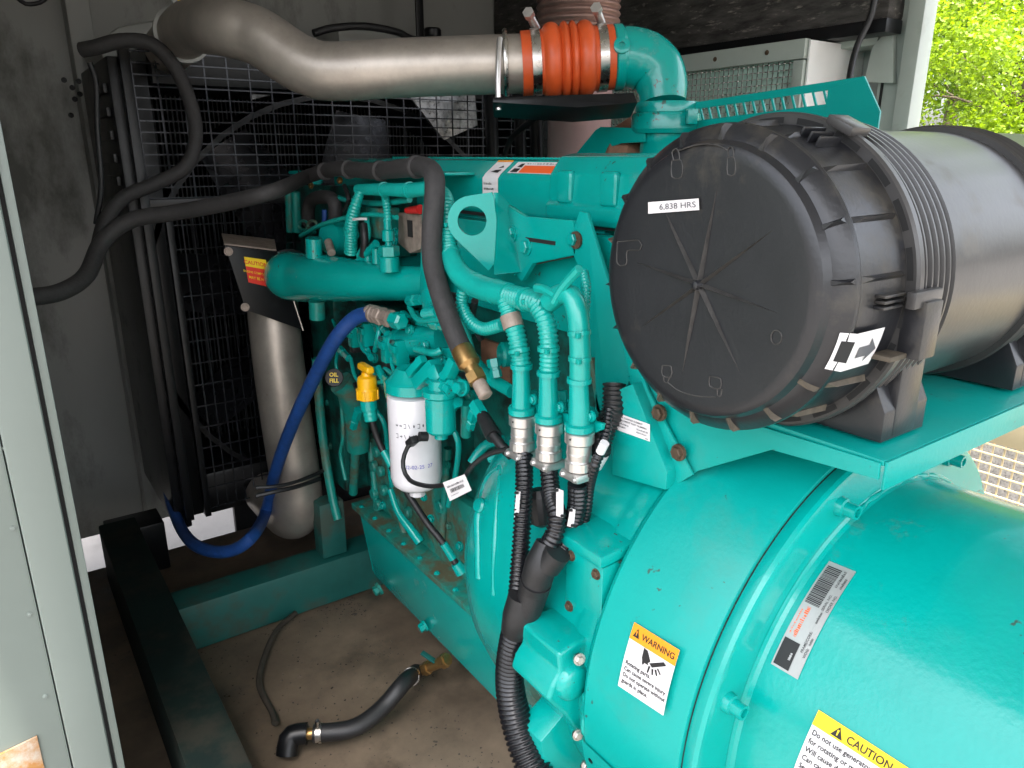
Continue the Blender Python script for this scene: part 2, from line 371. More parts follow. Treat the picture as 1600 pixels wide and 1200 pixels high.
# far doorway: jamb, header, foam baffle, cable
J = 2.02
jl, jr = at(1392, 60, X=J).y, at(1448, 60, X=J).y
box('door_jamb', (J, jr + .045, -.1), (J + .12, jl + .02, 2.095), jambpaint, enc, bev=.006)
box('door_stop', (J - .03, jr, -.1), (J + .02, jr + .042, 2.095), jambpaint, enc, bev=.004)
a, b = at(1385, 80, X=J - .004), at(1380, 170, X=J - .004)
box('jamb_slot', (J - .004, a.y - .003, b.z), (J + .004, a.y + .003, a.z), seal, enc, bev=0)
box('door_header', (J - .02, jl + .024, at(1340, 75, X=J).z), (J + .09, 2.893, at(1300, 45, X=J).z + .01), jambpaint, enc, bev=.004)
prism('jamb_gusset', [at(1362, 75, X=J - .024), at(1395, 35, X=J - .024), at(1395, 130, X=J - .024), at(1350, 128, X=J - .024)], (.02, 0, 0), jambpaint, enc, bev=.002)
fz = at(1390, 30, X=1.97).z
fo = box('foam_baffle', (1.95, at(1388, 20, X=1.95).y, fz), (2.115, 2.89, 2.09), foam, enc, bev=.01)
box('baffle_rail', (1.925, at(1388, 20, X=1.93).y - .002, fz - .035), (2.0, 2.885, fz - .002), blackmetal, enc, bev=.003)
tube('cable', [at(1375, -60, X=1.9), at(1362, 20, X=1.9), at(1340, 70, X=1.88), at(1328, 118, X=1.85), at(1322, 180, X=1.8)], .008, rubber, enc)
# louvre box behind a wire mesh on the far wall
lou = thing('louvre_box', (1.95, 1.7, .6), 'pale vent box with fine wire mesh front on the far wall', 'vent box')
by0, bz1 = at(1264, 60, X=1.86).y, at(1264, 62, X=1.86).z
box('housing', (1.88, by0 + .004, .55), (2.117, 2.6, bz1 - .006), paleside, lou, bev=.004)
box('end_panel', (1.862, by0 - .006, .55), (2.117, by0, bz1), whitepaint, lou, bev=.001)
box('frame_rail', (1.85, by0 + .003, bz1 - .045), (1.876, 2.6, bz1 + .004), jambpaint, lou, bev=.003)
box('frame_stile', (1.851, by0 + .003, .55), (1.875, by0 + .035, bz1 - .048), jambpaint, lou, bev=.003)
V = []; Fc = []
def addbox(V, Fc, lo, hi):
    k = len(V); V += [(x, y, z) for x in (lo[0], hi[0]) for y in (lo[1], hi[1]) for z in (lo[2], hi[2])]
    Fc += [tuple(k + i for i in f) for f in ((0, 1, 3, 2), (4, 6, 7, 5), (0, 4, 5, 1), (2, 3, 7, 6), (0, 2, 6, 4), (1, 5, 7, 3))]
y = by0 + .035
while y < 2.55: addbox(V, Fc, (1.862, y, .56), (1.8645, y + .0022, bz1 - .04)); y += .017
z = .57
while z < bz1 - .05: addbox(V, Fc, (1.8648, by0 + .03, z), (1.867, 2.55, z + .0022)); z += .017
o = raw('mesh_wires', V, Fc, steel, lou, 0); o['kind'] = 'stuff'
for t in (.12, .3, .5): bolt(lou, (1.85, by0 + t, bz1 - .02), (-1, 0, 0), .005, rustbolt, name='screw')

# ---------------- open door leaf at the left edge
DY = 1.12; DK = DY / .70
door = thing('enclosure_door', (-.2, DY, 0), 'pale green painted door leaf with folded edge at the left margin', 'door')
ex = at(72, 560, Y=DY).x
box('door_skin', (-1.1, DY, -.05), (ex - .042 * DK, DY + .04, 2.05), doorpaint, door, bev=.003)
box('folded_edge', (ex - .041 * DK, DY - .016, -.05), (ex - .010 * DK, DY + .044, 2.05), doorpaint, door, bev=.004, seg=3)
box('edge_seal', (ex - .0098 * DK, DY + .001, -.05), (ex - .0067 * DK, DY + .04, 2.05), seal, door, bev=0)
box('edge_trim', (ex - .0066 * DK, DY - .004, -.05), (ex, DY + .042, 2.05), doorpaint, door, bev=.0015)
for u, v in ((20, 825), (46, 960), (71, 1088), (9, 700)):
    q = at(u, v, Y=DY); q.y = DY - .0005; bolt(door, q, (0, -1, 0), .0028, doorpaint, name='screw', h=.002)
hq = at(58, 1150, Y=DY - .003)
prism('hinge_plate', [(hq.x, DY - .0045, hq.z), (hq.x, DY - .0045, .1), (hq.x - .2, DY - .0045, .1), (hq.x - .2, DY - .0045, hq.z - .03)], (0, .004, 0), rustplate, door, bev=.001)

# ---------------- skid frame
skid = thing('skid_frame', (.6, 1.5, 0), 'dark green steel skid rail and cross member on the dirty floor', 'skid frame')
box('skid_rail', (.13, .5, .02), (.225, 2.21, .20), skidblack, skid, bev=.006)
box('cross_member', (.228, 1.755, .004), (1.55, 1.85, .132), tealdark, skid, bev=.006)
b0 = at(525, 850, Y=1.76)
box('upright', (b0.x - .035, 1.77, .137), (b0.x + .035, 1.83, b0.z + .12), tealdark, skid, bev=.004)

rg_ = random.Random(12); V = []; Fc = []
for k in range(900):
    x_, y_ = rg_.uniform(.24, .69), rg_.uniform(.7, 1.74)
    if rg_.random() < .55: x_ = .69 - abs(rg_.gauss(0, .05)) if rg_.random() < .5 else x_; y_ = y_ if rg_.random() < .6 else 1.75 - abs(rg_.gauss(0, .05))
    r_ = rg_.choice((.001, .0015, .002, .003)); k0 = len(V); a_ = rg_.uniform(0, 6)
    V += [(x_ + r_ * math.cos(a_ + t) * rg_.uniform(.7, 1.4), y_ + r_ * math.sin(a_ + t), .0003) for t in (0, 2.1, 4.2)] + [(x_, y_, r_ * rg_.uniform(.5, 1.1))]
    Fc += [(k0, k0 + 1, k0 + 3), (k0 + 1, k0 + 2, k0 + 3), (k0 + 2, k0, k0 + 3)]
gr = tag(raw('floor_grit', V, Fc, mat('grit', (.06, .05, .04), .9, noise=.8, nscale=120), None, 0), 'dark grit and crumbs scattered over the brown floor', 'grit'); gr['kind'] = 'stuff'

# ================================================================== RADIATOR AND FAN
rad = thing('radiator', (.95, 2.35, .16), 'black radiator with wire guard filling the dark end of the enclosure', 'radiator')
RL = at(165, 95, Y=2.14).x; RT = at(330, 98, Y=2.14).z
box('side_channel', (RL, 2.13, .16), (RL + .045, 2.62, RT), blackmetal, rad, bev=.006)
box('support_leg', (.15, 2.215, .003), (.30, 2.33, .158), blackmetal, rad, bev=.006)
box('side_channel', (RL + .046, 2.2, .16), (RL + .10, 2.62, RT), blackmetal, rad, bev=.004)
box('side_channel', (1.62, 2.13, .16), (1.72, 2.62, RT), blackmetal, rad, bev=.006)
box('top_tank', (RL + .103, 2.2, RT - .06), (1.617, 2.62, RT + .05), blackmetal, rad, bev=.02, seg=3)
box('bottom_tank', (RL + .103, 2.16, .17), (1.617, 2.62, .30), blackmetal, rad, bev=.01)
for k in range(7):
    zz = RT - .06 - k * .055; box('louvre', (RL - .012, 2.16, zz - .022), (RL - .002, 2.34, zz), blackmetal, rad, bev=.002)
box('core_back', (RL + .104, 2.50, .302), (1.616, 2.56, RT - .062), finmat, rad, bev=0)
V = []; Fc = []; x = RL + .11
while x < 1.61: addbox(V, Fc, (x, 2.46, .302), (x + .004, 2.498, RT - .062)); x += .013
o = raw('core_fins', V, Fc, finmat, rad, 0); o['kind'] = 'stuff'
# guard: upper wires with wide cells, lower with tall cells
def wires(name, x0, x1, z0, z1, dx, dz, y, w=.0017):
    V = []; Fc = []; x = x0
    while x < x1: addbox(V, Fc, (x - w, y - w, z0), (x + w, y + w, z1)); x += dx
    z = z0
    while z < z1: addbox(V, Fc, (x0, y - 3 * w, z - w), (x1, y - w, z + w)); z += dz
    o = raw(name, V, Fc, guardwire, rad, 0); o['kind'] = 'stuff'
GZ = at(300, 315, Y=2.12).z
wires('guard_wires', RL + .047, 1.68, GZ + .012, RT + .02, .056, .0265, 2.10)
wires('guard_wires', RL + .09, 1.68, .22, GZ - .012, .0265, .062, 2.10)
box('guard_rail', (RL + .04, 2.088, GZ - .01), (1.70, 2.112, GZ + .01), blackmetal, rad, bev=.003)
box('guard_stile', (RL + .022, 2.085, .2), (RL + .045, 2.113, RT + .02), blackmetal, rad, bev=.003)
box('guard_stile', (RL + .075, 2.084, .2), (RL + .092, 2.112, GZ - .012), blackmetal, rad, bev=.003)
box('lower_baffle', (.53, 2.345, -.04), (1.70, 2.37, .165), blackmetal, rad, bev=.004)
# shroud ring and pale plates put in as bright glints behind the guard
n = 40; cx, cz = AX + .05, .76; V = []; Fc = []
for i in range(n):
    th = 2 * math.pi * i / n
    for r, yy in ((.60, 2.2), (.60, 2.36), (.615, 2.36), (.615, 2.2)): V.append((cx + r * math.cos(th), yy, cz + r * math.sin(th)))
for i in range(n):
    j = (i + 1) % n
    for k in range(4): Fc.append((i * 4 + k, j * 4 + k, j * 4 + (k + 1) % 4, i * 4 + (k + 1) % 4))
raw('shroud_ring', V, Fc, blackmetal, rad)
prism('glint_plate', PY([(632, 140, 2.125), (742, 140, 2.125), (746, 196, 2.125), (694, 219, 2.125)]), (0, .01, 0), galv, rad, bev=.001)
prism('glint_plate', PY([(388, 128, 2.3), (440, 130, 2.3), (436, 146, 2.3), (392, 156, 2.3)]), (0, .01, 0), galv, rad, bev=.001)
# plenum flashing and filler gear above the radiator
prism('plenum_flashing', PY([(150, 68, 2.5), (185, 42, 2.5), (272, 26, 2.5), (330, 20, 2.5), (330, 118, 2.5), (165, 100, 2.5)]), (0, .3, 0), wallpaint, rad, bev=.01)
box('header_tank', (at(520, 70, Y=2.45).x, 2.40, RT + .053), (at(690, 70, Y=2.45).x, 2.6, at(600, 52, Y=2.42).z), wallpaint, rad, bev=.012)
c = at(676, 58, Y=2.42); lathe('filler_cap', [(.028, 0), (.03, .004), (.03, .022), (.026, .028), (.012, .03)], c, (0, 0, 1), blackmetal, rad, n=24)
tube('overflow_hose', PY([(490, 52, 2.3), (520, 44, 2.3), (570, 41, 2.3), (620, 50, 2.32), (650, 62, 2.35), (720, 64, 2.4), (790, 66, 2.4)]), .011, rubber, rad)
sl = at(655, 0, Y=2.7); box('hanger_strap', (sl.x - .02, 2.69, RT + .05), (sl.x + .012, 2.70, 2.09), blackmetal, rad, bev=.002)
st = thing('hanger_strut', at(275, 80, Y=2.04), 'dark flat steel strut with a small pale sticker above the guard', 'strut')
prism('strut_bar', PY([(262, -40, 2.03), (291, -40, 2.03), (303, 84, 2.03), (284, 86, 2.03)]), (0, .012, 0), wallpaint, st, bev=.001)
M = quadmap(*PY([(277, -6, 2.029), (286, -6, 2.029), (288, 48, 2.029), (279, 50, 2.029)]))
sheet('sticker', M, 0, 0, 1, 1, .0006, pwhite, st); sheet('sticker_band', M, 0, .82, 1, 1, .0012, pyellow, st)
# black pipes at the right of the guard
for u, r, g in ((768, .02, 'left'), (812, .017, 'middle'), (838, .02, 'right')):
    tag(tube('coolant_pipe', PX([(u - 4, 140, 1.35), (u, 190, 1.33), (u + 2, 262, 1.3)]), r, blackmetal),
        'black vertical coolant pipe behind the rocker cover, %s of three' % g, 'pipe', 'black coolant pipes behind the rocker cover')
tag(tube('coolant_hose', PX([(786, 250, 1.25), (800, 215, 1.25), (835, 185, 1.25), (850, 175, 1.25)]), .008, rubber), 'thin black hose crossing the vertical pipes behind the engine', 'hose')

fan = thing('cooling_fan', (AX + .03, 2.27, .76), 'grey metal cooling fan behind the black wire guard', 'fan')
FC = Vector((AX + .03, 2.27, .76))
lathe('hub', [(.09, -.04), (.10, -.03), (.10, .04), (.03, .045)], FC, (0, 1, 0), blackmetal, fan, n=24)
for k in range(8):
    th = RAD(124 + k * 45); e = Vector((math.cos(th), 0, math.sin(th))); p = Vector((-math.sin(th), 0, math.cos(th)))
    V = []
    for i in range(9):
        s = i / 8; rr = .09 + .48 * s; w = .05 + .055 * math.sin(math.pi * min(1, s * .75 + .1)); tw = RAD(38 - 18 * s)
        for j in range(5):
            q = (j / 4 - .5) * 2 * w; cam_ = .018 * (1 - (j / 2 - 1) ** 2)
            V.append(FC + e * rr + p * (q * math.cos(tw)) + Vector((0, 1, 0)) * (q * math.sin(tw) + cam_))
    nn = len(V); V += [v + Vector((0, .004, 0)) for v in V]; Fc = []
    for i in range(8):
        for j in range(4):
            q = (i * 5 + j, i * 5 + j + 1, (i + 1) * 5 + j + 1, (i + 1) * 5 + j); Fc += [q, tuple(nn + t for t in q[::-1])]
    rim = [i * 5 for i in range(9)] + [40 + j for j in range(1, 5)] + [i * 5 + 4 for i in range(7, -1, -1)] + [3, 2, 1]
    for i in range(len(rim)): a_, b_ = rim[i], rim[(i + 1) % len(rim)]; Fc.append((a_, a_ + nn, b_ + nn, b_))
    raw('blade', V, Fc, blade, fan)

# ================================================================== CHARGE AIR PIPES, EXHAUST
PD = 1.5                                                # upper pipe runs across the view at about one distance
pr = .056
cap = thing('charge_air_pipe', at(790, 100, D=PD), 'bare metal charge air pipe bending across above the engine', 'pipe')
mid = [at(322, 34, D=1.62), at(345, 42, D=1.52), at(400, 56, D=1.5), at(450, 88, D=1.5), at(480, 104, D=1.5), at(520, 112, D=1.5), at(620, 107, D=1.5), at(720, 103, D=1.5), at(838, 99, D=1.5)]
st0 = [at(322, 40, D=1.62) + Vector((-.02, .30, -.02)), at(318, 38, D=1.62) + Vector((-.012, .16, -.005)), at(312, 36, D=1.62) + Vector((.0, .06, 0))]
tube('pipe_run', st0 + mid[1:], pr, pipemetal, cap, n=40, step=.008)
e0 = st0[1]; lathe('weld_collar', [(pr + .001, -.012), (pr + .007, -.011), (pr + .007, .0), (pr + .001, .002)], e0, (st0[0] - st0[1]), wallpaint, cap, n=40)
# u-bolt strap
d0 = (mid[-1] - mid[-2]).normalized(); c0 = at(790, 100, D=1.5); bx, bz, _ = basis(d0)
tube('strap', [c0 + (bx * math.cos(t) + bz * math.sin(t)) * (pr + .005) for t in [2 * math.pi * i / 24 for i in range(25)]], .005, steel, cap, n=8)
tube('u_bolt', [at(781, 60, D=1.44), at(779, 90, D=1.436), at(778, 130, D=1.44), at(779, 172, D=1.45)], .006, zinc, cap, n=10)
shelf = tag(prism('pipe_bracket', [at(770, 152, D=1.42), at(990, 145, D=1.42), at(996, 160, D=1.40), at(900, 168, D=1.42), at(770, 160, D=1.42)], _f3 * .08, blackmetal, bev=.001),
            'dark flat steel bracket under the orange hose', 'bracket')
hh = thing('hump_hose', at(885, 96, D=PD), 'orange silicone hump hose with steel band clamps', 'hose')
h0, h1 = at(815, 100, D=1.5), at(957, 90, D=1.5); hd = (h1 - h0).normalized(); HL = (h1 - h0).length
prof = [(pr, 0), (pr + .006, 0), (pr + .006, .034), (pr + .004, .036)]
for cxx in (.32, .5, .66):
    pass
def hump(t):
    s = t / HL
    if s < .24 or s > .78: return pr + .0055
    u = (s - .24) / .54
    if u < .34: k = u / .34
    elif u < .52: k = (u - .34) / .18
    elif u < .68: k = (u - .52) / .16
    else: k = (u - .68) / .32
    return pr + .006 + .0115 * math.sin(math.pi * max(.02, min(.98, k))) ** .6
prof = [(pr - .002, 0)] + [(hump(HL * i / 90), HL * i / 90) for i in range(91)] + [(pr - .002, HL)]
lathe('sleeve', prof, h0, hd, orange, hh, n=48, smooth=60)
for s in (.155, .875):
    cl = lathe('band_clamp', [(pr + .0057, -.0095), (pr + .0085, -.009), (pr + .0085, .009), (pr + .0057, .0095)], h0 + hd * (HL * s), hd, steel, hh, n=48)
    up = Vector((0, 0, 1)); up = (up - hd * up.dot(hd)).normalized(); q = h0 + hd * (HL * s) + up * (pr + .018) - _f3 * .0
    tdir = (-_f3 + _R * -.35 + Vector((0, 0, .12))).normalized()
    tube('clamp_screw', [q - tdir * .02, q + tdir * .026], .0085, zinc, cl, n=12, corr=(.007, .16)); tube('clamp_nut', [q + tdir * .027, q + tdir * .038], .0115, zinc, cl, n=6)

# green turbo elbow with V-band coupling
elb = thing('turbo_outlet_elbow', at(1040, 200, D=PD), 'glossy teal cast elbow joining the orange hose to a coupling', 'elbow')
er = .058
ep = [at(942, 92, D=1.5), at(965, 90, D=1.5), at(985, 90, D=1.5), at(1008, 97, D=1.5), at(1026, 112, D=1.5), at(1034, 135, D=1.5), at(1036, 162, D=1.5)]
tube('elbow_body', ep, [er * .86, er * .98, er, er, er * .95, er * .88, er * .80], teal, elb, n=40, step=.005)
lathe('pipe_stub', [(pr + .001, 0), (pr + .001, .055)], at(950, 91, D=1.5) - hd * .015, -hd, zinc, elb, n=36)
lathe('elbow_lip', [(er * .98, -.012), (er * 1.09, -.008), (er * 1.09, .006), (er, .012)], at(966, 90, D=1.5), hd, teal, elb, n=36)
lathe('boss', [(.016, -.012), (.016, .016), (.012, .018), (.006, .018), (.006, .012)], at(970, 76, D=1.45), -_f3, teal, elb, n=20)
cpl = at(1042, 160, D=1.5); dn = Vector((0, 0, -1))
lathe('vband_coupling', [(.05, 0), (.062, .0), (.064, .004), (.064, .02), (.069, .022), (.071, .026), (.071, .052), (.066, .06), (.052, .062)], cpl, dn, teal, elb, n=44)
lathe('outlet_stub', [(.052, .055), (.053, .075), (.0505, .08), (.0505, .22)], cpl, dn, teal, elb, n=40)
obox('coupling_latch', at(1080, 182, D=1.44), (.02, .03, .03), _R, _Z, teal, elb)

exh = thing('exhaust_riser', at(900, 200, X=1.3), 'corrugated rusty exhaust bellows and riser behind the charge pipe', 'exhaust')
xb = at(903, 40, X=1.32); prof = [(.098, 0)]
for i in range(40):
    t = i * .0165; prof += [(.098, t), (.104, t + .004), (.106, t + .008), (.104, t + .012), (.098, t + .016)]
lathe('bellows', prof, (xb.x, xb.y, xb.z - .05), (0, 0, 1), exhaust, exh, n=48, smooth=70)
xr = at(905, 200, X=1.32); lathe('riser_pipe', [(.082, 0), (.082, .25)], (xr.x, xr.y, xr.z - .16), (0, 0, 1), exhpink, exh, n=40)
lathe('riser_flange', [(.082, 0), (.105, .002), (.105, .014), (.082, .016)], (xb.x, xb.y, xb.z - .068), (0, 0, 1), exhaust, exh, n=40)

# lower charge air pipe
lo = thing('lower_charge_pipe', at(467, 880, Y=1.85), 'thick bare metal pipe standing in front of the dark guard', 'pipe')
b_ = at(466, 800, Y=1.88)
tube('pipe_run', [at(425, 440, Y=1.9), at(428, 500, Y=1.89), at(440, 600, Y=1.88), at(456, 710, Y=1.875), Vector((b_.x, 1.875, .33)), Vector((b_.x, 1.878, .27)), Vector((b_.x - .002, 1.90, .228)), Vector((b_.x - .004, 1.945, .208)), Vector((b_.x - .006, 2.02, .204)), Vector((b_.x - .008, 2.14, .204))],
     [.063, .064, .066, .067, .067, .067, .067, .067, .067, .067], pipemetal, lo, n=36, step=.008)
tube('cable_tie', [at(400, 775, Y=1.76), at(430, 768, Y=1.75), at(465, 760, Y=1.76), at(500, 748, Y=1.8)], .006, rubber, lo, n=8)
tube('cable_tie', [at(400, 762, Y=1.76), at(430, 760, Y=1.75), at(465, 752, Y=1.76), at(505, 736, Y=1.8)], .005, rubber, lo, n=8)

# black heat shield with caution sticker
hs = thing('heat_shield', at(410, 440, Y=1.88), 'black sheet shield with a red and yellow caution sticker', 'shield')
shp = PY([(352, 384, 1.80), (434, 394, 1.80), (473, 516, 1.80), (384, 484, 1.80)])
prism('shield_plate', shp, (0, .006, 0), blackmetal, hs, bev=.0015)
prism('shield_top', [shp[0] + Vector((0, .008, .001)), shp[1] + Vector((0, .008, .001)), shp[1] + Vector((.04, .14, .012)), shp[0] + Vector((.03, .14, .012))], (0, 0, .004), castgrey, hs, bev=.001)
tube('shield_edge', [shp[1] + Vector((.001, -.001, 0)), shp[2] + Vector((.001, -.001, 0))], .0022, steel, hs, n=6)
for u, v in ((357, 393), (383, 480)): bolt(hs, at(u, v, Y=1.797), (-.3, -1, .1), .0075, castgrey)
M = quadmap(*PY([(381, 401, 1.798), (415, 406, 1.798), (423, 449, 1.798), (388, 441, 1.798)]))
sheet('caution_sticker', M, 0, 0, 1, 1, .0008, pred, hs); sheet('sticker_band', M, 0, .64, 1, 1, .0014, pyellow, hs)
lettering(M, 'CAUTION', .5, .74, .2, pred, hs, .002, 1.2, .02, 'CENTER')
for i, s in enumerate(('ENGINE COMPONENTS', 'MAY BE HOT')): lettering(M, s, .5, .40 - i * .22, .12 if i == 0 else .15, pyellow, hs, .002, 1.0, .01, 'CENTER')

# ================================================================== AIR FILTER (axis along X)
FY, FZ, FX = .4995, 1.0745, .585
fil = thing('air_filter', (.85, FY, .91), 'big round black plastic air cleaner with star-ribbed end cap', 'air filter')
FO = Vector((FX, FY, FZ))
def fpt(t, r, th): return Vector((FX + t, FY + r * math.cos(RAD(th)), FZ + r * math.sin(RAD(th))))
prof = [(.0, .0025), (.05, .0022), (.10, .0012), (.124, 0), (.132, .0008), (.1365, .0035), (.139, .008), (.1405, .011), (.1435, .0125), (.148, .016), (.1525, .0205), (.1555, .024),
        (.1562, .028), (.1545, .032), (.1525, .035), (.1535, .07), (.1545, .098), (.156, .103)]
endcap = lathe('end_cap', prof, FO, (1, 0, 0), plastic, fil, n=96, smooth=28)
prof = [(.1545, .1035), (.1655, .1035), (.168, .106), (.168, .113), (.166, .116)]
t = .116
for k in range(6): prof += [(.159, t + .001), (.159, t + .005), (.1645, t + .007), (.1645, t + .0095), (.1635, t + .0105)]; t += .0112
prof += [(.1535, t + .002), (.1535, .42)]
t = .42
for k in range(4): prof += [(.160, t), (.162, t + .004), (.160, t + .009), (.156, t + .011)]; t += .014
prof += [(.155, t), (.155, .66), (.145, .68), (.06, .68)]
lathe('housing', prof, FO, (1, 0, 0), plasticbody, fil, n=96, smooth=28)
# star ribs on the face
for k, L in zip(range(8), (.096, .100, .098, .104, .098, .100, .100, .098)):
    th = 8 + k * 45; e = Vector((0, math.cos(RAD(th)), math.sin(RAD(th)))); p = Vector((0, -math.sin(RAD(th)), math.cos(RAD(th))))
    b = FO + Vector((.0026, 0, 0)); V = [b + e * .004 + p * .0025, b + e * .004 - p * .0025, b + e * L + Vector((-.0014, 0, 0)), b + e * .004 + Vector((-.0058, 0, 0)), b + e * (L * .55) + Vector((-.0044, 0, 0))]
    raw('star_rib', V, [(0, 2, 4, 3), (1, 3, 4, 2), (0, 3, 1)], paleplastic, endcap, 0)
lathe('centre_pip', [(.001, -.007), (.004, -.006), (.006, 0)], FO, (1, 0, 0), plastic, endcap, n=14)
# wedge ribs round the rim and along the side
for k in range(18):
    if k == 9: continue
    th = 12 + k * 20; e = Vector((0, math.cos(RAD(th)), math.sin(RAD(th)))); p = Vector((0, -math.sin(RAD(th)), math.cos(RAD(th))))
    A = fpt(.0095, .1385, th); B = fpt(.023, .1545, th); Cc = fpt(.0105, .1555, th); w = .0028
    raw('rim_rib', [A - p * w, A + p * w, B + p * w, B - p * w, Cc.lerp(A, .25) , Cc.lerp(B, .35)], [(0, 3, 5, 4), (1, 4, 5, 2), (0, 4, 1), (3, 2, 5)], dustyrib if 190 < th % 360 < 330 or th % 360 < 20 else plastic, endcap, 0)
    V = [fpt(.036, .1525, th) - p * .003, fpt(.036, .1525, th) + p * .003, fpt(.098, .1545, th) + p * .003, fpt(.098, .1545, th) - p * .003,
         fpt(.05, .1575, th), fpt(.095, .160, th)]
    raw('side_rib', V, [(0, 3, 5, 4), (1, 4, 5, 2), (0, 4, 1), (3, 2, 5)], dustyrib if 185 < th % 360 < 330 else plastic, endcap, 0)
for k in range(22):
    th = k * 360 / 22; V = []
    for j in range(5):
        a_ = th + j * 2.7
        V += [fpt(.1031, .1568, a_), fpt(.1031, .1628, a_)]
    raw('flange_slot', V, [(2 * j, 2 * j + 1, 2 * j + 3, 2 * j + 2) for j in range(4)], seal, fil, 0)
def lug(th, w, m, t0=.09, t1=.128):
    e = Vector((0, math.cos(RAD(th)), math.sin(RAD(th)))); c = fpt((t0 + t1) / 2, .170, th)
    obox('latch_lug', c, (t1 - t0, w, .009), (1, 0, 0), e, m, fil, bev=.002)
    for s in (-1, 0, 1): 
        p = Vector((0, -math.sin(RAD(th)), math.cos(RAD(th)))); c2 = fpt(.075, .158, th) + p * (s * w * .33)
        obox('lug_rib', c2, (.035, .003, .010), (1, 0, 0), e, plastic, fil, bev=.001)
lug(116, .030, plasticbody, .094, .126); lug(180, .016, plasticbody, .088, .138)
p_ = Vector((0, 0, 1)); obox('lug_web', fpt(.118, .170, 190), (.03, .022, .055), (1, 0, 0), (0, 0, 1), plastic, fil, bev=.002); obox('lug_foot', fpt(.105, .166, 199), (.06, .02, .005), (1, 0, 0), (0, 0, 1), dustyrib, fil, bev=.001)
# saddles
for x0, x1 in ((.715, .80), (1.02, 1.12)):
    prof = [(FY - .142, .918), (FY + .142, .918), (FY + .142, .95)]
    for a_ in range(-35, -146, -10): prof.append((FY + .150 * math.cos(RAD(a_)), FZ + .150 * math.sin(RAD(a_))))
    prof.append((FY - .142, .95))
    prism('mounting_saddle', [(x0, yy, zz) for yy, zz in prof], (x1 - x0, 0, 0), plastic, fil, bev=.0015, smooth=30)
    for yy in (FY - .132, FY + .132): box('saddle_rib', (x0 + .02, yy - .011, .92), (x1 - .02, yy + .011, 1.02), plastic, fil, bev=.003)
# embossed lock symbols (raised lines) and the marking recess
def emb(pts, r=.0008): tube('embossed_line', [at(u, v, X=FX - .0006 + .0012) for u, v in pts], r, paleplastic, endcap, n=6, step=.004)
for pts in ([(1050, 251), (1065, 251), (1065, 276), (1050, 276), (1050, 251)], [(1137, 247), (1148, 247), (1148, 272), (1137, 272), (1137, 247)], [(1053, 250), (1050, 238), (1056, 232), (1061, 238), (1062, 250)],
            [(1139, 246), (1137, 234), (1142, 229), (1146, 235), (1146, 246)], [(1058, 236), (1090, 226), (1120, 227), (1138, 236)],
            [(1035, 571), (1049, 573), (1048, 589), (1035, 586), (1035, 571)], [(1109, 588), (1126, 592), (1125, 607), (1109, 603), (1109, 588)], [(1044, 598), (1062, 611), (1090, 619), (1118, 620)],
            [(1037, 588), (1038, 596), (1043, 598), (1046, 589)], [(1121, 607), (1121, 617), (1126, 619), (1128, 608)],
            [(965, 378), (999, 376), (1000, 390), (980, 392), (979, 412), (965, 412), (965, 378)]): emb(pts)
emb([(1213 + 8.5 * math.cos(i * .6283), 527 + 11 * math.sin(i * .6283)) for i in range(11)])
M = quadmap(*[at(u, v, X=FX - .0008) for u, v in ((1013, 316), (1092, 310), (1093, 328), (1013, 334))])
o = sheet('hours_label', M, 0, 0, 1, 1, .0003, pwhite, fil); o['label'] = 'white hours label reading 6,838 HRS'
lettering(M, '6,838 HRS', .95, .27, .72, inkgrey, o, .0009, .232, 0, 'RIGHT')
# arrow label on the side of the cap
def fcm(t0, t1, r0, r1, th0, th1): return lambda x, y, h: fpt(t0 + (t1 - t0) * x, r0 + (r1 - r0) * x + h, th0 + (th1 - th0) * y)
Ma, Mb = fcm(.0165, .030, .1500, .1585, 203, 189), fcm(.030, .076, .1585, .1582, 203, 189)
o = sheet('arrow_label', Mb, 0, 0, 1, 1, .0006, pwhite, fil, 4, 4); sheet('label_fold', Ma, 0, .0, 1, 1, .0006, pwhite, o, 4, 4)
poly2('arrow_mark', Mb, [(.25, .33), (.25, .62), (.62, .62), (.62, .80), (.92, .47), (.62, .16), (.62, .33)], .0012, inkgrey, o)
poly2('square_mark', Ma, [(.2, .25), (.2, .8), (1.0, .8), (1.0, .25)], .0012, ink, o)

# ---------------- bracket that carries the filter
brk = thing('filter_bracket', (.75, .6, .9), 'teal sheet steel bracket and tray carrying the black air filter', 'bracket')
TZ = .912
box('tray', (.684, .335, TZ - .004), (1.3, .69, TZ + .002), tealsheet, brk, bev=.001)
box('tray_lip', (.684, .3315, TZ - .0285), (1.3, .3345, TZ + .0015), tealsheet, brk, bev=.001)
prism('side_plate', [at(u, v, X=.68) for u, v in ((1375, 724), (1372, 750), (1205, 703), (1090, 736), (1046, 762), (980, 588), (1060, 610), (1100, 640), (1200, 670))], (.0035, 0, 0), tealsheet, brk, bev=.001)
prism('gusset_plate', [at(u, v, X=.672) for u, v in ((968, 520), (995, 562), (1012, 610), (1082, 742), (1045, 764), (996, 640))], (.004, 0, 0), tealsheet, brk, bev=.001)
sp = prism('strut_plate', [at(u, v, X=.655) for u, v in ((957, 612), (988, 600), (1042, 738), (1040, 766), (956, 742))], (.02, 0, 0), tealsheet, brk, bev=.002)
for u, v in ((1030, 645), (1060, 707)): bolt(brk, at(u, v, X=.668), (-1, 0, .0), .0082, rustbolt)
M = quadmap(*[at(u, v, X=.6545) for u, v in ((960, 643), (1016, 663), (1016, 690), (960, 670))])
o = sheet('part_number_label', M, 0, 0, 1, 1, .0006, pwhite, brk); o['label'] = 'white part number label with small print'
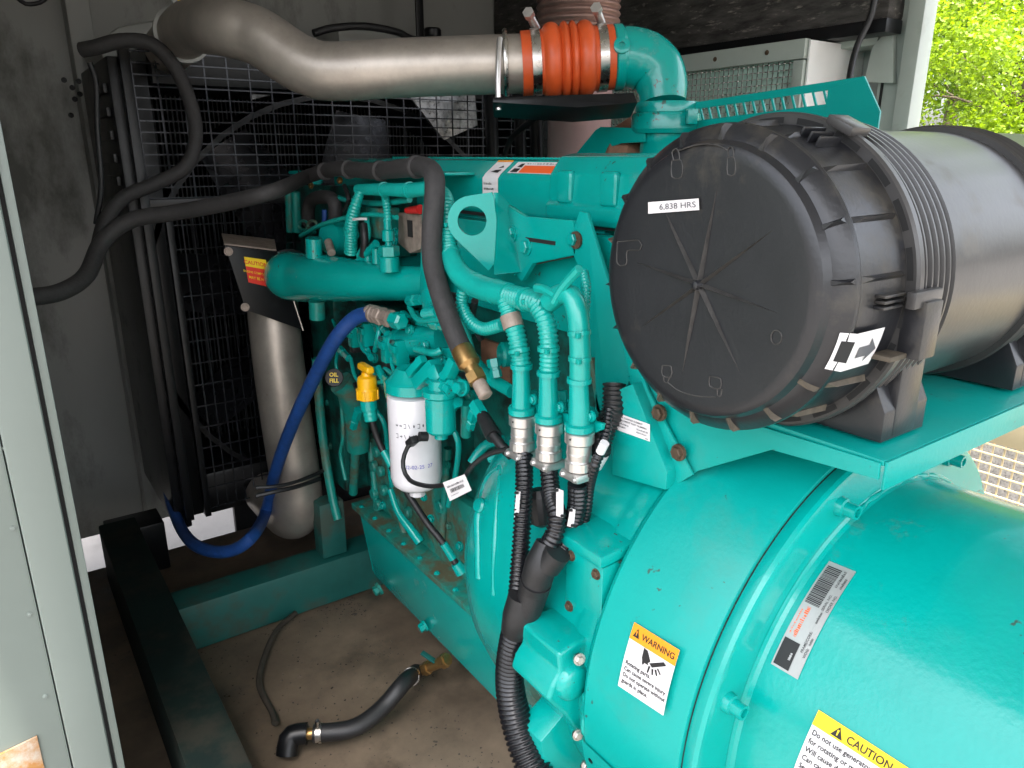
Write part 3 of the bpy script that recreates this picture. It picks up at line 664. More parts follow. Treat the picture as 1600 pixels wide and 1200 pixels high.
for s, x, y, sz, al in (('AIR CLEANER ELEMENT', .5, .80, .13, 'CENTER'), ('REPLACEMENT PART NUMBERS', .5, .62, .13, 'CENTER')): lettering(M, s, x, y, sz, ink, o, .0012, .46, .01, al)
for k, (x0, x1, y) in enumerate(((.05, .42, .42), (.64, .95, .42), (.05, .34, .24), (.64, .92, .24), (.88, .96, .06))): scribble(M, x0, x1, y, .10, inkgrey, o, .0012, k)
# tall brace from the head down to the bracket
prism('brace_plate', [at(u, v, X=.70) for u, v in ((905, 330), (917, 333), (992, 575), (952, 665), (930, 640), (928, 470), (896, 400), (892, 370))], (.006, 0, 0), tealsheet, brk, bev=.0015)
bolt(brk, at(897, 374, X=.699), (-1, 0, 0), .0095, teal); lathe('bush', [(.0125, -.003), (.0125, 0)], at(901, 375, X=.699), (1, 0, 0), rustbolt, brk, n=20)
# slotted plate on the far side
so = thing('slotted_plate', (1.2, .85, 1.2), 'dark teal plate with a row of slots behind the filter', 'plate')
sx = 1.2; top = [at(1350, 119, X=sx), at(1085, 160, X=sx)]; zt0, zt1 = top[0].z, top[1].z; y0, y1 = top[0].y, top[1].y
def ztop(y): return zt0 + (zt1 - zt0) * (y - y0) / (y1 - y0)
s_up, s_lo = .013, .035
sq = at(1290, 142, X=sx).y; nsl = 15; pitch = .0205
prism('upper_strip', [(sx, y0, ztop(y0)), (sx, y1 + .1, ztop(y1 + .1)), (sx, y1 + .1, ztop(y1 + .1) - s_up), (sx, sq - .004, ztop(sq) - s_up), ], (.004, 0, 0), tealsheet, so, bev=0)
prism('end_strip', [(sx, y0 - .0003, ztop(y0)), (sx, sq - .0043, ztop(sq) - s_up), (sx, sq - .0043, ztop(sq) - s_lo), (sx, sq - .0043, ztop(sq) - .14), (sx, y0 - .035, ztop(y0) - .14), (sx, y0 - .035, ztop(y0) - .055)], (.004, 0, 0), tealsheet, so, bev=0)
prism('lower_strip', [(sx, sq - .004, ztop(sq) - s_lo), (sx, y1 + .1, ztop(y1 + .1) - s_lo), (sx, y1 + .1, ztop(y1 + .1) - .15), (sx, sq - .004, ztop(sq) - .14)], (.004, 0, 0), tealsheet, so, bev=0)
for k in range(nsl + 1):
    yy = sq + (k) * pitch; sl_ = .005
    prism('slot_bar', [(sx + .0005, yy - .0022 + sl_, ztop(yy) - s_up + .001), (sx + .0005, yy + .0018 + sl_, ztop(yy) - s_up + .001), (sx + .0005, yy + .0018 - sl_, ztop(yy) - s_lo - .001), (sx + .0005, yy - .0022 - sl_, ztop(yy) - s_lo - .001)], (.003, 0, 0), tealsheet, so, bev=0)

# ================================================================== ALTERNATOR (axis along Y)
alt = thing('alternator', (AX, .2, .15), 'large round teal alternator housing in the lower right foreground', 'alternator')
AO = Vector((AX, 0, AZ))
def ray_cyl(u, v, r):
    d = at(u, v, D=1) - EYE; ox, oz = EYE.x - AX, EYE.z - AZ
    A = d.x ** 2 + d.z ** 2; B = 2 * (ox * d.x + oz * d.z); C = ox * ox + oz * oz - r * r
    t = (-B - math.sqrt(max(0, B * B - 4 * A * C))) / (2 * A); p = EYE + d * t
    return p.y, math.atan2(p.z - AZ, p.x - AX)
def cylpt(y, th, r): return Vector((AX + r * math.cos(th), y, AZ + r * math.sin(th)))
def cylmap(c, r):
    """c = photo corners TL TR BR BL of a label lying on the cylinder"""
    (tl, tr, br, bl) = [ray_cyl(u, v, r) for u, v in c]
    def M(x, y, h):
        a = [(bl[i] * (1 - x) + br[i] * x) * (1 - y) + (tl[i] * (1 - x) + tr[i] * x) * y for i in (0, 1)]
        return cylpt(a[0], a[1], r + h)
    return M
lathe('adaptor_barrel', [(.30, .4402), (.3475, .4403), (.3500, .4412), (.3525, .452), (.3605, .50), (.362, .588), (.357, .596), (.30, .597)], AO, (0, 1, 0), tealsheet, alt, n=128, smooth=25)
lathe('barrel_seam', [(.30, .4385), (.3462, .4385), (.3462, .44), (.30, .44)], AO, (0, 1, 0), seal, alt, n=96)
lathe('flange_ring', [(.26, .418), (.338, .4185), (.3445, .4205), (.3475, .425), (.3480, .434), (.3465, .438), (.26, .4382)], AO, (0, 1, 0), teal, alt, n=128, smooth=25)
BR = .287
lathe('stator_body', [(.14, -.36), (.25, -.36), (.275, -.33), (.285, -.30), (BR, .28), (BR, .411), (.2895, .4155), (.294, .4178), (.27, .4179)], AO, (0, 1, 0), teal, alt, n=128, smooth=25)
for u, v in ((1322, 811), (1480, 733), (1150, 1100)):
    q = at(u, v, Y=.412); e = Vector((q.x - AX, 0, q.z - AZ)).normalized(); c = AO + e * .3195
    lathe('bolt_boss', [(.0125, 0), (.0115, -.009), (.0088, -.010), (.0088, -.024), (.0055, -.024), (.005, -.018)], (c.x, .4195, c.z), (0, 1, 0), teal, alt, n=20)
# weld bead
wb = [AO + Vector((.2905 * math.cos(RAD(a)), .4165 + .0012 * math.sin(a * 2.3), .2905 * math.sin(RAD(a)))) for a in range(40, 110, 2)]
tube('weld_bead', wb, [.0028 + .0009 * math.sin(i * 2.1) for i in range(len(wb))], teal, alt, n=8, step=.004)
# lower cover strip with screws on the barrel
Mc = lambda x, y, h: cylpt(.458 + .135 * x, RAD(188 + 42 * (1 - y)), .3625 + h)
sheet('cover_strip', Mc, 0, 0, 1, 1, .0016, tealsheet, alt, 6, 16)
for x, y in ((.25, .8), (.62, .86), (.9, .9), (.4, .4)): bolt(alt, Mc(x, y, .0016), Mc(x, y, 1) - Mc(x, y, 0), .003, blackmetal, name='screw', h=.0012)

M = cylmap(((992, 972), (1063, 1016), (1037, 1118), (966, 1071)), .3625)
o = sheet('warning_label', M, 0, 0, 1, 1, .0006, pwhite, alt, 6, 8); o['label'] = 'orange and white warning label about rotating parts'
sheet('header_band', M, 0, .755, 1, 1, .0010, porange, o, 6, 2)
lettering(M, 'WARNING', .955, .83, .128, ink, o, .0016, 1.14, .012, 'RIGHT')
poly2('alert_triangle', M, [(.06, .815), (.20, .815), (.13, .945)], .0016, ink, o)
poly2('alert_mark', M, [(.122, .845), (.138, .845), (.143, .91), (.117, .91)], .0021, porange, o)
for i, s in enumerate(('Rotating parts.', 'Can cause severe injury.', 'Do not operate without', 'guards in place.')): lettering(M, s, .06, .385 - i * .095, .083, ink, o, .0012, 1.12, .022)
for pts in ([(.24, .735), (.33, .72), (.44, .58), (.40, .53), (.42, .50), (.33, .50), (.31, .45), (.28, .47), (.27, .52), (.25, .56)], [(.43, .545), (.70, .70), (.77, .665), (.50, .50)],
            [(.43, .50), (.47, .50), (.45, .37), (.42, .38)], [(.50, .48), (.54, .49), (.56, .39), (.53, .385)], [(.56, .50), (.60, .51), (.65, .42), (.62, .41)], [(.60, .535), (.63, .545), (.71, .48), (.69, .46)]):
    poly2('hand_pictogram', M, [(x_ * .95 + .12, y_ * .84 + .132) for x_, y_ in pts], .0014, ink, o)
M = cylmap(((1205, 1037), (1296, 877), (1338, 894), (1247, 1062)), BR + .0005)
o = sheet('name_plate', M, 0, 0, 1, 1, .0008, psilver, alt, 12, 6); o['label'] = 'silver name plate with bar code'
sheet('logo_patch', M, .02, .38, .255, .94, .0013, ink, o, 3, 3)
rb = random.Random(3); x = .585
while x < .955:
    w = rb.choice((.005, .007, .011)); sheet('bar_code_bar', M, x, .40, min(x + w, .957), .93, .0013, ink, o, 1, 3); x += w + rb.choice((.004, .006))
for s, x, y, sz in (('FRAME/CORE:', .20, .19, .125), ('WDG:', .17, .05, .125), ('SERIAL NO.', .575, .22, .125), ('ORDER NO.', .575, .06, .125)): lettering(M, s, x, y, sz, ink, o, .0014, .24, .006)
for k, (x0, x1, y) in enumerate(((.46, .56, .20), (.28, .34, .06), (.80, .96, .23), (.80, .90, .07))): scribble(M, x0, x1, y, .10, ink, o, .0014, k + 9)
scribble(M, .29, .56, .62, .16, pflame, o, .0014, 31); scribble(M, .30, .52, .84, .06, pflame, o, .0014, 32); scribble(M, .10, .16, .46, .10, pwhite, o, .0018, 33)
M = cylmap(((1280, 1109), (1430, 1206), (1390, 1300), (1240, 1203)), BR + .0003)
o = sheet('caution_label', M, 0, -.5, 1, 1, .0006, pwhite, alt, 10, 10); o['label'] = 'yellow and white caution label partly cut by the picture edge'
sheet('header_band', M, 0, .77, 1, 1, .0010, pyellow, o, 8, 2)
lettering(M, 'CAUTION', .36, .815, .165, ink, o, .0016, .62, .012)
poly2('alert_triangle', M, [(.2, .80), (.325, .80), (.262, .96)], .0016, ink, o); poly2('alert_mark', M, [(.256, .83), (.268, .83), (.273, .915), (.251, .915)], .0021, pyellow, o)
for i, s in enumerate(('Do not use generator lifting', 'for rotating or moving set.', 'Will cause damage.', 'Can cause severe injury.', 'See manual for lifting')): lettering(M, s, .035, .64 - i * .135, .115, ink, o, .0012, .62, .016)

# ================================================================== ENGINE
eng = thing('diesel_engine', (AX, 1.35, .11), 'teal painted diesel engine with harness and filters on its near side', 'engine')
box('cylinder_block', (.765, 1.0, .315), (1.03, 1.93, .93), deepshade, eng, bev=.012)
box('cylinder_head', (.765, .84, .932), (1.02, 1.86, 1.095), teal, eng, bev=.006)
# oil pan: flange, sides, sump
box('pan_rail', (.688, .98, .293), (1.09, 1.72, .309), railgrime, eng, bev=.004)
prism('oil_pan', [(.700, .97, .292), (.700, 1.70, .292), (.708, 1.66, .125), (.715, 1.645, .108), (.715, .99, .108), (.708, .975, .125)], (.36, 0, 0), teal, eng, bev=.008, seg=3)
for k in range(9):
    yy = 1.04 + k * .08; bolt(eng, (.697 + .004, yy, .309), (0, 0, 1), .0055, teal)
bolt(eng, at(592, 920, X=.706), (-1, 0, -.3), .013, tealgrime, name='drain_plug', h=.016)
bolt(eng, at(663, 978, X=.706), (-1, 0, -.3), .011, teal, name='drain_plug', h=.014)
# grimy skirt with bosses
box('block_skirt', (.735, 1.02, .31), (.764, 1.70, .50), railgrime, eng, bev=.01)
for u, v in ((592, 705), (598, 735), (603, 765), (595, 788), (588, 728), (588, 770), (692, 790), (640, 800)):
    c = at(u, v, X=.733); lathe('core_boss', [(.015, 0), (.015, -.01), (.012, -.014)], c, (1, 0, 0), tealgrime, eng, n=16)
for u0, v0, u1, v1 in ((578, 690, 590, 800), (700, 700, 690, 850), (620, 780, 640, 870)):
    tube('block_rib', [at(u0, v0, X=.735), at(u1, v1, X=.728)], .009, tealgrime, eng, n=10)
box('gear_housing', (.70, 1.78, .31), (1.05, 1.96, .96), deepshade, eng, bev=.012)
box('timing_cover', (.74, 1.962, .36), (1.03, 2.02, .95), deepshade, eng, bev=.01)
for zz in (.42, .55, .68, .8, .9): bolt(eng, (.70, 1.87, zz), (-1, 0, 0), .008, tealgrime)
# flywheel housing and its ribs
FO2 = Vector((AX, 0, AZ))
lathe('flywheel_housing', [(.20, .60), (.340, .601), (.348, .606), (.348, .632), (.344, .64), (.342, .65), (.341, .72), (.337, .88), (.325, .935), (.295, .99), (.24, 1.05), (.2, 1.08)], FO2, (0, 1, 0), teal, eng, n=96, smooth=40)
HP = [(.60, .342), (.72, .341), (.88, .337), (.935, .325), (.99, .295), (1.05, .24), (1.3, .2)]
def hsurf(u, v, inset=0.0):
    r = .338
    for _ in range(8):
        y, th = ray_cyl(u, v, r)
        for (a_, ra), (b_, rb_) in zip(HP, HP[1:]):
            if a_ <= y <= b_: r = ra + (rb_ - ra) * (y - a_) / (b_ - a_)
    return cylpt(y, th, r - inset)
for pts, w in (([(747, 905), (746, 860), (745, 812), (748, 795)], .010), ([(734, 722), (746, 703), (762, 690), (782, 684)], .010), ([(790, 700), (778, 760), (772, 840), (770, 930)], .006), ([(748, 795), (752, 770), (762, 745), (780, 730)], .007)):
    tube('housing_rib', [hsurf(u, v, w * .55) for u, v in pts], w, teal, eng, n=12)
for u, v in ((752, 790), (768, 712)):
    c = hsurf(u, v, .004); lathe('housing_boss', [(.013, -.004), (.013, .010), (.010, .013), (.006, .013)], c, Vector((c.x - AX, 0, c.z - AZ)), teal, eng, n=20)
# mount pad (bolted face) and starter nose beside the barrel
mx_ = .56; ma = at(875, 832, X=mx_); zl = at(880, 990, X=mx_).z
box('mount_pad', (mx_ + .005, .6005, zl), (mx_ + .11, ma.y - .007, ma.z - .0165), teal, eng, bev=.003)
prism('mount_cap', [(mx_, ma.y, ma.z), (mx_, .5995, ma.z), (mx_ + .16, .5995, ma.z + .012), (mx_ + .16, ma.y + .066, ma.z + .012)], (0, 0, -.016), teal, eng, bev=.003)
tube('cast_mark', [Vector((mx_ + .105 + .013 * math.cos(t), .68 + .013 * math.sin(t), ma.z + .0078 + .001 * math.cos(t))) for t in [i * math.pi / 10 for i in range(21)]], .0014, teal, eng, n=6)
for u, v in ((893, 868), (932, 897), (890, 947)): bolt(eng, at(u, v, X=mx_ + .005), (-1, 0, 0), .0056, rustbolt)
sn = [(812, 972), (838, 956), (880, 940), (930, 960), (925, 1040), (905, 1088), (884, 1108), (862, 1106), (850, 1096), (826, 1066), (797, 1040), (803, 1020), (815, 1000)]
prism('starter_nose', [at(u, v, Y=.70) for u, v in sn], (0, -.085, 0), teal, eng, bev=.006, seg=3, smooth=50)
lathe('starter_boss', [(.004, -.009), (.020, -.008), (.025, -.003), (.027, .006), (.027, .05)], at(896, 1066, Y=.612), (0, 1, 0), teal, eng, n=32, smooth=60)
prism('lower_guard', [at(u, v, Y=.66) for u, v in ((845, 1160), (885, 1112), (935, 1112), (935, 1260), (860, 1260))], (0, .05, 0), teal, eng, bev=.003)
tube('sealant_seam', [at(u, v, Y=.597) for u, v in ((914, 1085), (917, 1110), (913, 1140), (920, 1170), (928, 1215))], [.004, .006, .005, .006, .005], tealcable, eng, n=8, step=.004)
for u, v in ((903, 1148), (916, 1196), (905, 1030)): bolt(eng, at(u, v, Y=.60), (-.3, -1, .2), .006, steel)

# ---- rocker cover
prof = [(.765, 1.098), (.762, 1.104), (.762, 1.160), (.768, 1.168), (.797, 1.190), (.806, 1.192), (1.0, 1.192), (1.02, 1.18), (1.02, 1.098)]
prism('rocker_cover', [(x, .965, z) for x, z in prof], (0, .9, 0), teal, eng, bev=.003)
prof2 = [(.752, 1.098), (.746, 1.108), (.746, 1.125), (.752, 1.13), (.755, 1.172), (.775, 1.198), (.80, 1.203), (1.02, 1.203), (1.03, 1.09)]
prism('rocker_end', [(x, .70, z) for x, z in prof2], (0, .262, 0), teal, eng, bev=.006, seg=3)
for yy in (.80, .90): box('cover_buttress', (.7455, yy, 1.128), (.76, yy + .035, 1.178), teal, eng, bev=.008, seg=3)
box('cover_gasket', (.758, .72, 1.0935), (1.02, 1.86, 1.0985), seal, eng, bev=0)
V = []
tube('edge_trim', [(.800, .97, 1.1945), (.800, 1.6, 1.1945)], .0025, tealcable, eng, n=6, corr=(.011, .35))
# stickers wrapping the cover edge
def roof(y0, y1):
    """x runs along -Y, y = 1 at the inner edge of the slope, 0.45 at the fold, 0 low on the side"""
    a, b, d, c = Vector((.797, 0, 1.1902)), Vector((.7675, 0, 1.1678)), Vector((.7615, 0, 1.1605)), Vector((.7615, 0, 1.105))
    def M(x, y, h):
        yy = y0 + (y1 - y0) * x
        if y >= .45: p = b.lerp(a, (y - .45) / .55); nn = Vector((-.6, 0, .8))
        elif y > .4: p = d.lerp(b, (y - .4) / .05); nn = Vector((-.85, 0, .5))
        else: p = c.lerp(d, y / .4); nn = Vector((-1, 0, 0))
        p = p + nn * h; p.y = yy; return p
    return M
ya = at(757, 285, X=.765).y; yb = at(781, 285, X=.765).y; Mw = roof(ya, yb)
o = sheet('warning_sticker', Mw, 0, 0, 1, 1, .0007, pwhite, eng, 2, 20); sheet('sticker_band', Mw, 0, .93, 1, 1, .0013, porange, o, 2, 2)
poly2('pictogram', Mw, [(.25, .52), (.75, .48), (.8, .62), (.5, .60)], .0014, ink, o); poly2('pictogram', Mw, [(.5, .68), (.8, .70), (.7, .78)], .0014, ink, o)
for i in range(5): scribble(Mw, .1, .75 if i % 2 else .6, .32 - i * .065, .03, ink, o, .0014, i + 40)
yc, yd = at(800, 272, X=.78).y, at(888, 270, X=.78).y; Mr = roof(yc, yd)
o = sheet('hot_sticker', Mr, 0, .5, 1, .95, .0007, pwhite, eng, 4, 2); sheet('sticker_band', Mr, .2, .52, .99, .80, .0013, pflame, o, 3, 1)
poly2('pictogram', Mr, [(.03, .53), (.17, .53), (.17, .68), (.06, .68)], .0014, ink, o); poly2('pictogram', Mr, [(.08, .74), (.17, .72), (.17, .88), (.11, .86)], .0014, ink, o)
scribble(Mr, .22, .9, .85, .05, inkgrey, o, .0014, 50)

# ---- head side: lifting eye, brackets, ledge
box('side_ledge', (.70, at(742, 280, X=.763).y, 1.165), (.763, at(535, 285, X=.70).y, 1.170), teal, eng, bev=.001)
fold = [at(770, 300, X=.66), at(771, 430, X=.66)]; R1 = .0385; R2 = .0228; nn = 40
hdir = Vector((-.80, .60, 0)).normalized(); c = fold[0] + hdir * .033 + Vector((0, 0, at(737, 341, X=.66).z - fold[0].z))
hp0, hp1 = (-(.033), fold[0].z - c.z), (-(.033), fold[1].z - c.z)
pts2 = [(R1 * math.cos(2 * math.pi * i / 72), R1 * math.sin(2 * math.pi * i / 72)) for i in range(72)] + [hp0, hp1]
pts2 = sorted(pts2)
def half(P_):
    h = []
    for p in P_:
        while len(h) > 1 and (h[-1][0] - h[-2][0]) * (p[1] - h[-2][1]) - (h[-1][1] - h[-2][1]) * (p[0] - h[-2][0]) <= 0: h.pop()
        h.append(p)
    return h[:-1]
hull = half(pts2) + half(pts2[::-1])
def hullr(dx, dz):
    for i in range(len(hull)):
        (ax_, az_), (bx_, bz_) = hull[i], hull[(i + 1) % len(hull)]; ex_, ez_ = bx_ - ax_, bz_ - az_; den = dx * ez_ - dz * ex_
        if abs(den) < 1e-12: continue
        t_ = (ax_ * ez_ - az_ * ex_) / den; s_ = (ax_ * dz - az_ * dx) / den
        if t_ > 0 and -1e-6 <= s_ <= 1 + 1e-6: return t_
    return R1
outer = []; hole = []
for i in range(nn):
    th = 2 * math.pi * i / nn; e = hdir * math.cos(th) + Vector((0, 0, math.sin(th))); hole.append(c + e * R2); outer.append(c + e * hullr(math.cos(th), math.sin(th)))
ringplate('lifting_eye', outer, hole, (.0055, .0072, 0), teal, eng)
prism('eye_fold', [fold[0], fold[1], at(815, 425, X=.70), at(790, 318, X=.70)], (.009, 0, 0), teal, eng, bev=.002)
prism('eye_foot', [at(u, v, X=.70) for u, v in ((788, 318), (820, 338), (895, 345), (900, 398), (832, 412), (815, 440), (806, 430))], (.01, 0, 0), teal, eng, bev=.002)
box('head_side_plate', (.735, .72, .93), (.764, 1.28, 1.088), teal, eng, bev=.004)
box('plate_slot', (.6985, at(868, 378, X=.70).y, at(840, 379, X=.70).z), (.7005, at(822, 378, X=.70).y, at(840, 373, X=.70).z), seal, eng, bev=0)
for u, v, x in ((800, 365, .70), (823, 386, .70), (801, 418, .70)): bolt(eng, at(u, v, X=x), (-1, 0, .05), .0105, teal)
tube('rusty_edge', [at(u, v, X=.732) for u, v in ((818, 436), (826, 415), (850, 407), (895, 398))], .004, rustbolt, eng, n=8)
# panel below the head at the rear (gap shade in its colour)
prism('rear_panel', [at(u, v, X=.745) for u, v in ((740, 470), (930, 470), (965, 560), (960, 760), (740, 700))], (.03, 0, 0), deepshade, eng, bev=.003)
prism('flange_cover', [at(u, v, X=.715) for u, v in ((905, 430), (965, 430), (975, 590), (940, 600), (912, 545))], (.02, 0, 0), tealsheet, eng, bev=.004)
prism('stiffener', [at(u, v, X=.70) for u, v in ((918, 560), (925, 560), (942, 660), (936, 664))], (.03, 0, 0), tealgrime, eng, bev=.001)
lathe('core_plug', [(.022, 0), (.022, -.012), (.017, -.016), (.017, -.01)], at(795, 553, X=.70), (1, -.25, 0), teal, eng, n=24)
box('dark_port', (.735, at(800, 540, X=.74).y, at(760, 590, X=.74).z), (.7445, at(745, 540, X=.74).y, at(760, 530, X=.74).z), copper, eng, bev=.002)

# ---- intake horn
hp = [at(690, 444, X=.735), at(660, 443, X=.71), at(600, 441, X=.67), at(540, 437, X=.635), at(500, 434, X=.615), at(476, 434, X=.605)]
l_ = hp[-1]; hp += [l_ + Vector((-.018, .055, -.002)), l_ + Vector((.002, .11, -.006)), l_ + Vector((.03, .16, -.03))]
tube('intake_horn', hp, [.033, .034, .039, .048, .054, .057, .057, .056, .056], teal, eng, n=40, step=.008)
tube('horn_stub', [at(491, 402, X=.60), at(490, 372, X=.60)], .018, teal, eng, n=20); tube('horn_stub', [at(495, 470, X=.60), at(496, 498, X=.60)], .018, tealgrime, eng, n=20)
lathe('horn_collar', [(.056, -.006), (.063, -.005), (.063, .012), (.056, .013)], l_ + Vector((.002, .10, -.006)), (.1, 1, -.1), blackmetal, eng, n=36)
sc = at(608, 400, X=.655)
lathe('sensor_boss', [(.02, -.03), (.02, -.002), (.017, 0)], sc, (0, 0, 1), teal, eng, n=20)
lathe('sensor_nut', [(.017, 0), (.021, .001), (.021, .019), (.017, .021)], sc, (0, 0, 1), teal, eng, n=6, smooth=20)
lathe('sensor_body', [(.007, .021), (.007, .028), (.012, .03), (.012, .05), (.008, .052), (.008, .075)], sc, (0, 0, 1), teal, eng, n=16)
tube('sensor_cable', [sc + Vector((0, 0, .07)), at(606, 345, X=.655), at(604, 320, X=.66), at(600, 298, X=.67)], .0085, tealcable, eng, corr=(.006, .2), n=12)

# ---- things on the front half of the head: coil, valve block, capsules
prism('valve_block', [at(u, v, X=.70) for u, v in ((622, 332), (655, 335), (660, 388), (640, 396), (622, 380))], (.05, 0, 0), castgrey, eng, bev=.003)
box('valve_window', (.698, at(645, 360, X=.70).y, at(640, 370, X=.70).z), (.7005, at(638, 360, X=.70).y, at(640, 344, X=.70).z), seal, eng, bev=0)
tube('red_plug', [at(636, 329, X=.69), at(657, 327, X=.69)], [.006, .009], redcap, eng, n=14)
prism('cover_plate', [at(u, v, X=.67) for u, v in ((660, 316), (664, 316), (668, 470), (655, 470))], (.04, 0, 0), teal, eng, bev=.001)
prism('front_panel', [at(u, v, X=.745) for u, v in ((447, 290), (640, 290), (640, 400), (447, 410))], (.018, 0, 0), deepshade, eng, bev=.002)
for u in (452, 462): tube('front_post', [at(u, 300, X=.69), at(u + 2, 362, X=.69)], .012, tealgrime, eng, n=12)
tube('return_bend', [at(482, 352, X=.68), at(482, 325, X=.68), at(490, 311, X=.68), at(512, 308, X=.68), at(523, 318, X=.68), at(524, 345, X=.68)], .016, rubberdull, eng, n=18)
for u, v in ((474, 352), (488, 352)): tube('ring_terminal', [at(u + 7 * math.cos(t), v + 7 * math.sin(t), X=.65) for t in [i * math.pi / 6 for i in range(13)]], .0035, tealgrime, eng, n=8)
lathe('accumulator', [(.03, -.03), (.04, -.02), (.042, .01), (.036, .03), (.01, .034)], at(530, 372, X=.675), (-1, -.3, .1), teal, eng, n=30)
tube('hose_barb', [at(513, 378, X=.63), at(518, 395, X=.62)], .009, castgrey, eng, n=12)
for u in (575, 588): tube('stud', [at(u, 411, X=.66), at(u, 388, X=.66)], .010, teal, eng, n=12)
tube('link_arm', [at(560, 408, X=.65), at(588, 380, X=.66)], .008, teal, eng, n=10)
box('relay', (.68, at(592, 350, X=.68).y, at(585, 372, X=.68).z), (.73, at(572, 350, X=.68).y, at(585, 325, X=.68).z), tealgrime, eng, bev=.004)
tube('blue_tab', [at(507, 350, X=.66), at(507, 328, X=.66)], .006, bluehose, eng, n=8)
for u, v in ((486, 290), (531, 282), (610, 266)): bolt(eng, at(u, v, X=.69), (-1, -.3, .2), .006, brass)
for u in (463, 487): lathe('injector_cap', [(.03, -.01), (.03, .018), (.02, .028), (.004, .03)], (.80, at(u, 275, X=.80).y, at(u, 282, X=.80).z), (0, 0, 1), teal, eng, n=24)

# ---- fuel pump cluster
pc = at(650, 535, X=.69)
tube('pump_barrel', [at(628, 536, X=.67), at(700, 528, X=.69)], .033, teal, eng, n=28)
lathe('pump_end', [(.036, 0), (.036, .012), (.03, .016)], at(634, 536, X=.668), at(628, 536, X=.67) - at(700, 528, X=.69), teal, eng, n=28)
box('pump_body', (.69, at(720, 560, X=.69).y, at(660, 600, X=.69).z), (.76, at(560, 560, X=.69).y, at(660, 505, X=.69).z), deepshade, eng, bev=.01)
def connector(u, v, x, w, h, dirx=(0, -1, 0), m=None):
    c = at(u, v, X=x); o = obox('connector', c, (w, .028, h), dirx, (0, 0, 1), m or teal, eng, bev=.002)
    obox('connector_lip', c + Vector((-.016, 0, h * .18)), (w * 1.1, .008, h * .28), dirx, (0, 0, 1), m or teal, o, bev=.0015)
    obox('connector_plug', c + Vector((-.002, 0, -h * .62)), (w * .8, .022, h * .4), dirx, (0, 0, 1), rubber, o, bev=.003)
    tube('connector_pin', [c + Vector((-.016, -w * .1, h * .45)), c + Vector((-.022, -w * .1, h * .5))], .004, steel, o, n=8)
connector(556, 527, .65, .026, .042); connector(575, 522, .645, .022, .05); connector(608, 545, .64, .024, .054); connector(626, 550, .64, .022, .05)
tube('fuel_line', [at(582, 505, X=.65), at(592, 512, X=.64), at(590, 530, X=.635), at(586, 548, X=.64)], .006, teal, eng, n=10)
tube('fuel_line', [at(590, 575, X=.63), at(605, 595, X=.63), at(640, 598, X=.63), at(652, 580, X=.64), at(656, 560, X=.65)], .009, teal, eng, n=12)
tube('fuel_line', [at(650, 545, X=.63), at(676, 552, X=.63), at(690, 548, X=.64)], .007, tealcable, eng, n=10)
for (u0, v0, u1, v1, r) in ((653, 600, 682, 570, .012), (668, 618, 702, 582, .009), (676, 590, 690, 580, .014), (700, 588, 712, 562, .010), (640, 585, 662, 560, .008)):
    a, b = at(u0, v0, X=.60), at(u1, v1, X=.61); obox('solenoid', (a + b) / 2, ((b - a).length, r * 2, r * 2), b - a, (1, 0, 0), teal, eng, bev=.003)
for u, v in ((712, 600), (722, 606)): bolt(eng, at(u, v, X=.615), (-1, -.2, .2), .011, teal, h=.016)
for u, v in ((690, 560), (664, 540), (602, 590), (585, 560), (640, 515), (705, 520), (548, 512), (700, 615), (668, 585)): bolt(eng, at(u, v, X=.65), (-1, -.2, .1), .008, teal)
prism('filter_bracket_arm', [at(u, v, X=.615) for u, v in ((596, 585), (634, 612), (634, 632), (602, 622))], (.008, 0, 0), teal, eng, bev=.001)
prism('clip_bracket', [at(u, v, X=.64) for u, v in ((657, 455), (668, 448), (678, 470), (672, 500), (660, 490))], (.01, 0, 0), teal, eng, bev=.003)
tube('spring', [at(664, 490, X=.63), at(684, 487, X=.63)], .010, teal, eng, n=12, corr=(.006, .3))
# water separator bowl
ws = at(688, 632, X=.60)
lathe('separator_bowl', [(.018, .045), (.02, .03), (.031, .028), (.031, .018), (.027, .014), (.027, -.045), (.024, -.05), (.012, -.051), (.012, -.062), (.008, -.063)], ws, (0, 0, 1), teal, eng, n=28)
# filler neck, cap and label
tube('filler_neck', [at(560, 700, X=.70), at(556, 660, X=.69), at(548, 615, X=.67), at(532, 597, X=.645)], [.030, .032, .032, .030], tealgrime, eng, n=24)
M = quadmap(*[at(u, v, X=.60) for u, v in ((509, 575), (535, 573), (535, 603), (509, 605))])
cap_c = at(522, 590, X=.603); nrm = (at(522, 590, X=.6) - EYE).normalized()
o = lathe('oil_fill_tag', [(.001, 0), (.0195, .0), (.021, .003), (.021, .008)], cap_c, nrm, ink, eng, n=28)
tr_ = _R - nrm * _R.dot(nrm); tr_.normalize(); mr = planemap(cap_c - nrm * .0008, tr_, tr_.cross(nrm)); lettering(mr, 'OIL', -.001, .0025, .0125, pyellow, o, .0006, 1, .03, 'CENTER'); lettering(mr, 'FILL', .0, -.011, .0125, pyellow, o, .0006, 1, .03, 'CENTER')
yc_ = at(574, 605, X=.60); d_ = Vector((.02, 0, 1)).normalized()
cp = lathe('oil_cap', [(.0195, -.026), (.0225, -.024), (.0225, -.004), (.020, 0), (.0205, .014), (.019, .022), (.012, .026), (.010, .032)], yc_, d_, yellowcap, eng, n=28)
cp['label'] = 'bright yellow oil filler cap with slanted handle'
obox('cap_handle', yc_ + d_ * .040 + Vector((0, .004, 0)), (.052, .018, .016), at(585, 580, X=.60) - at(555, 563, X=.60), (0, 0, 1), yellowcap, cp, bev=.007, seg=3)
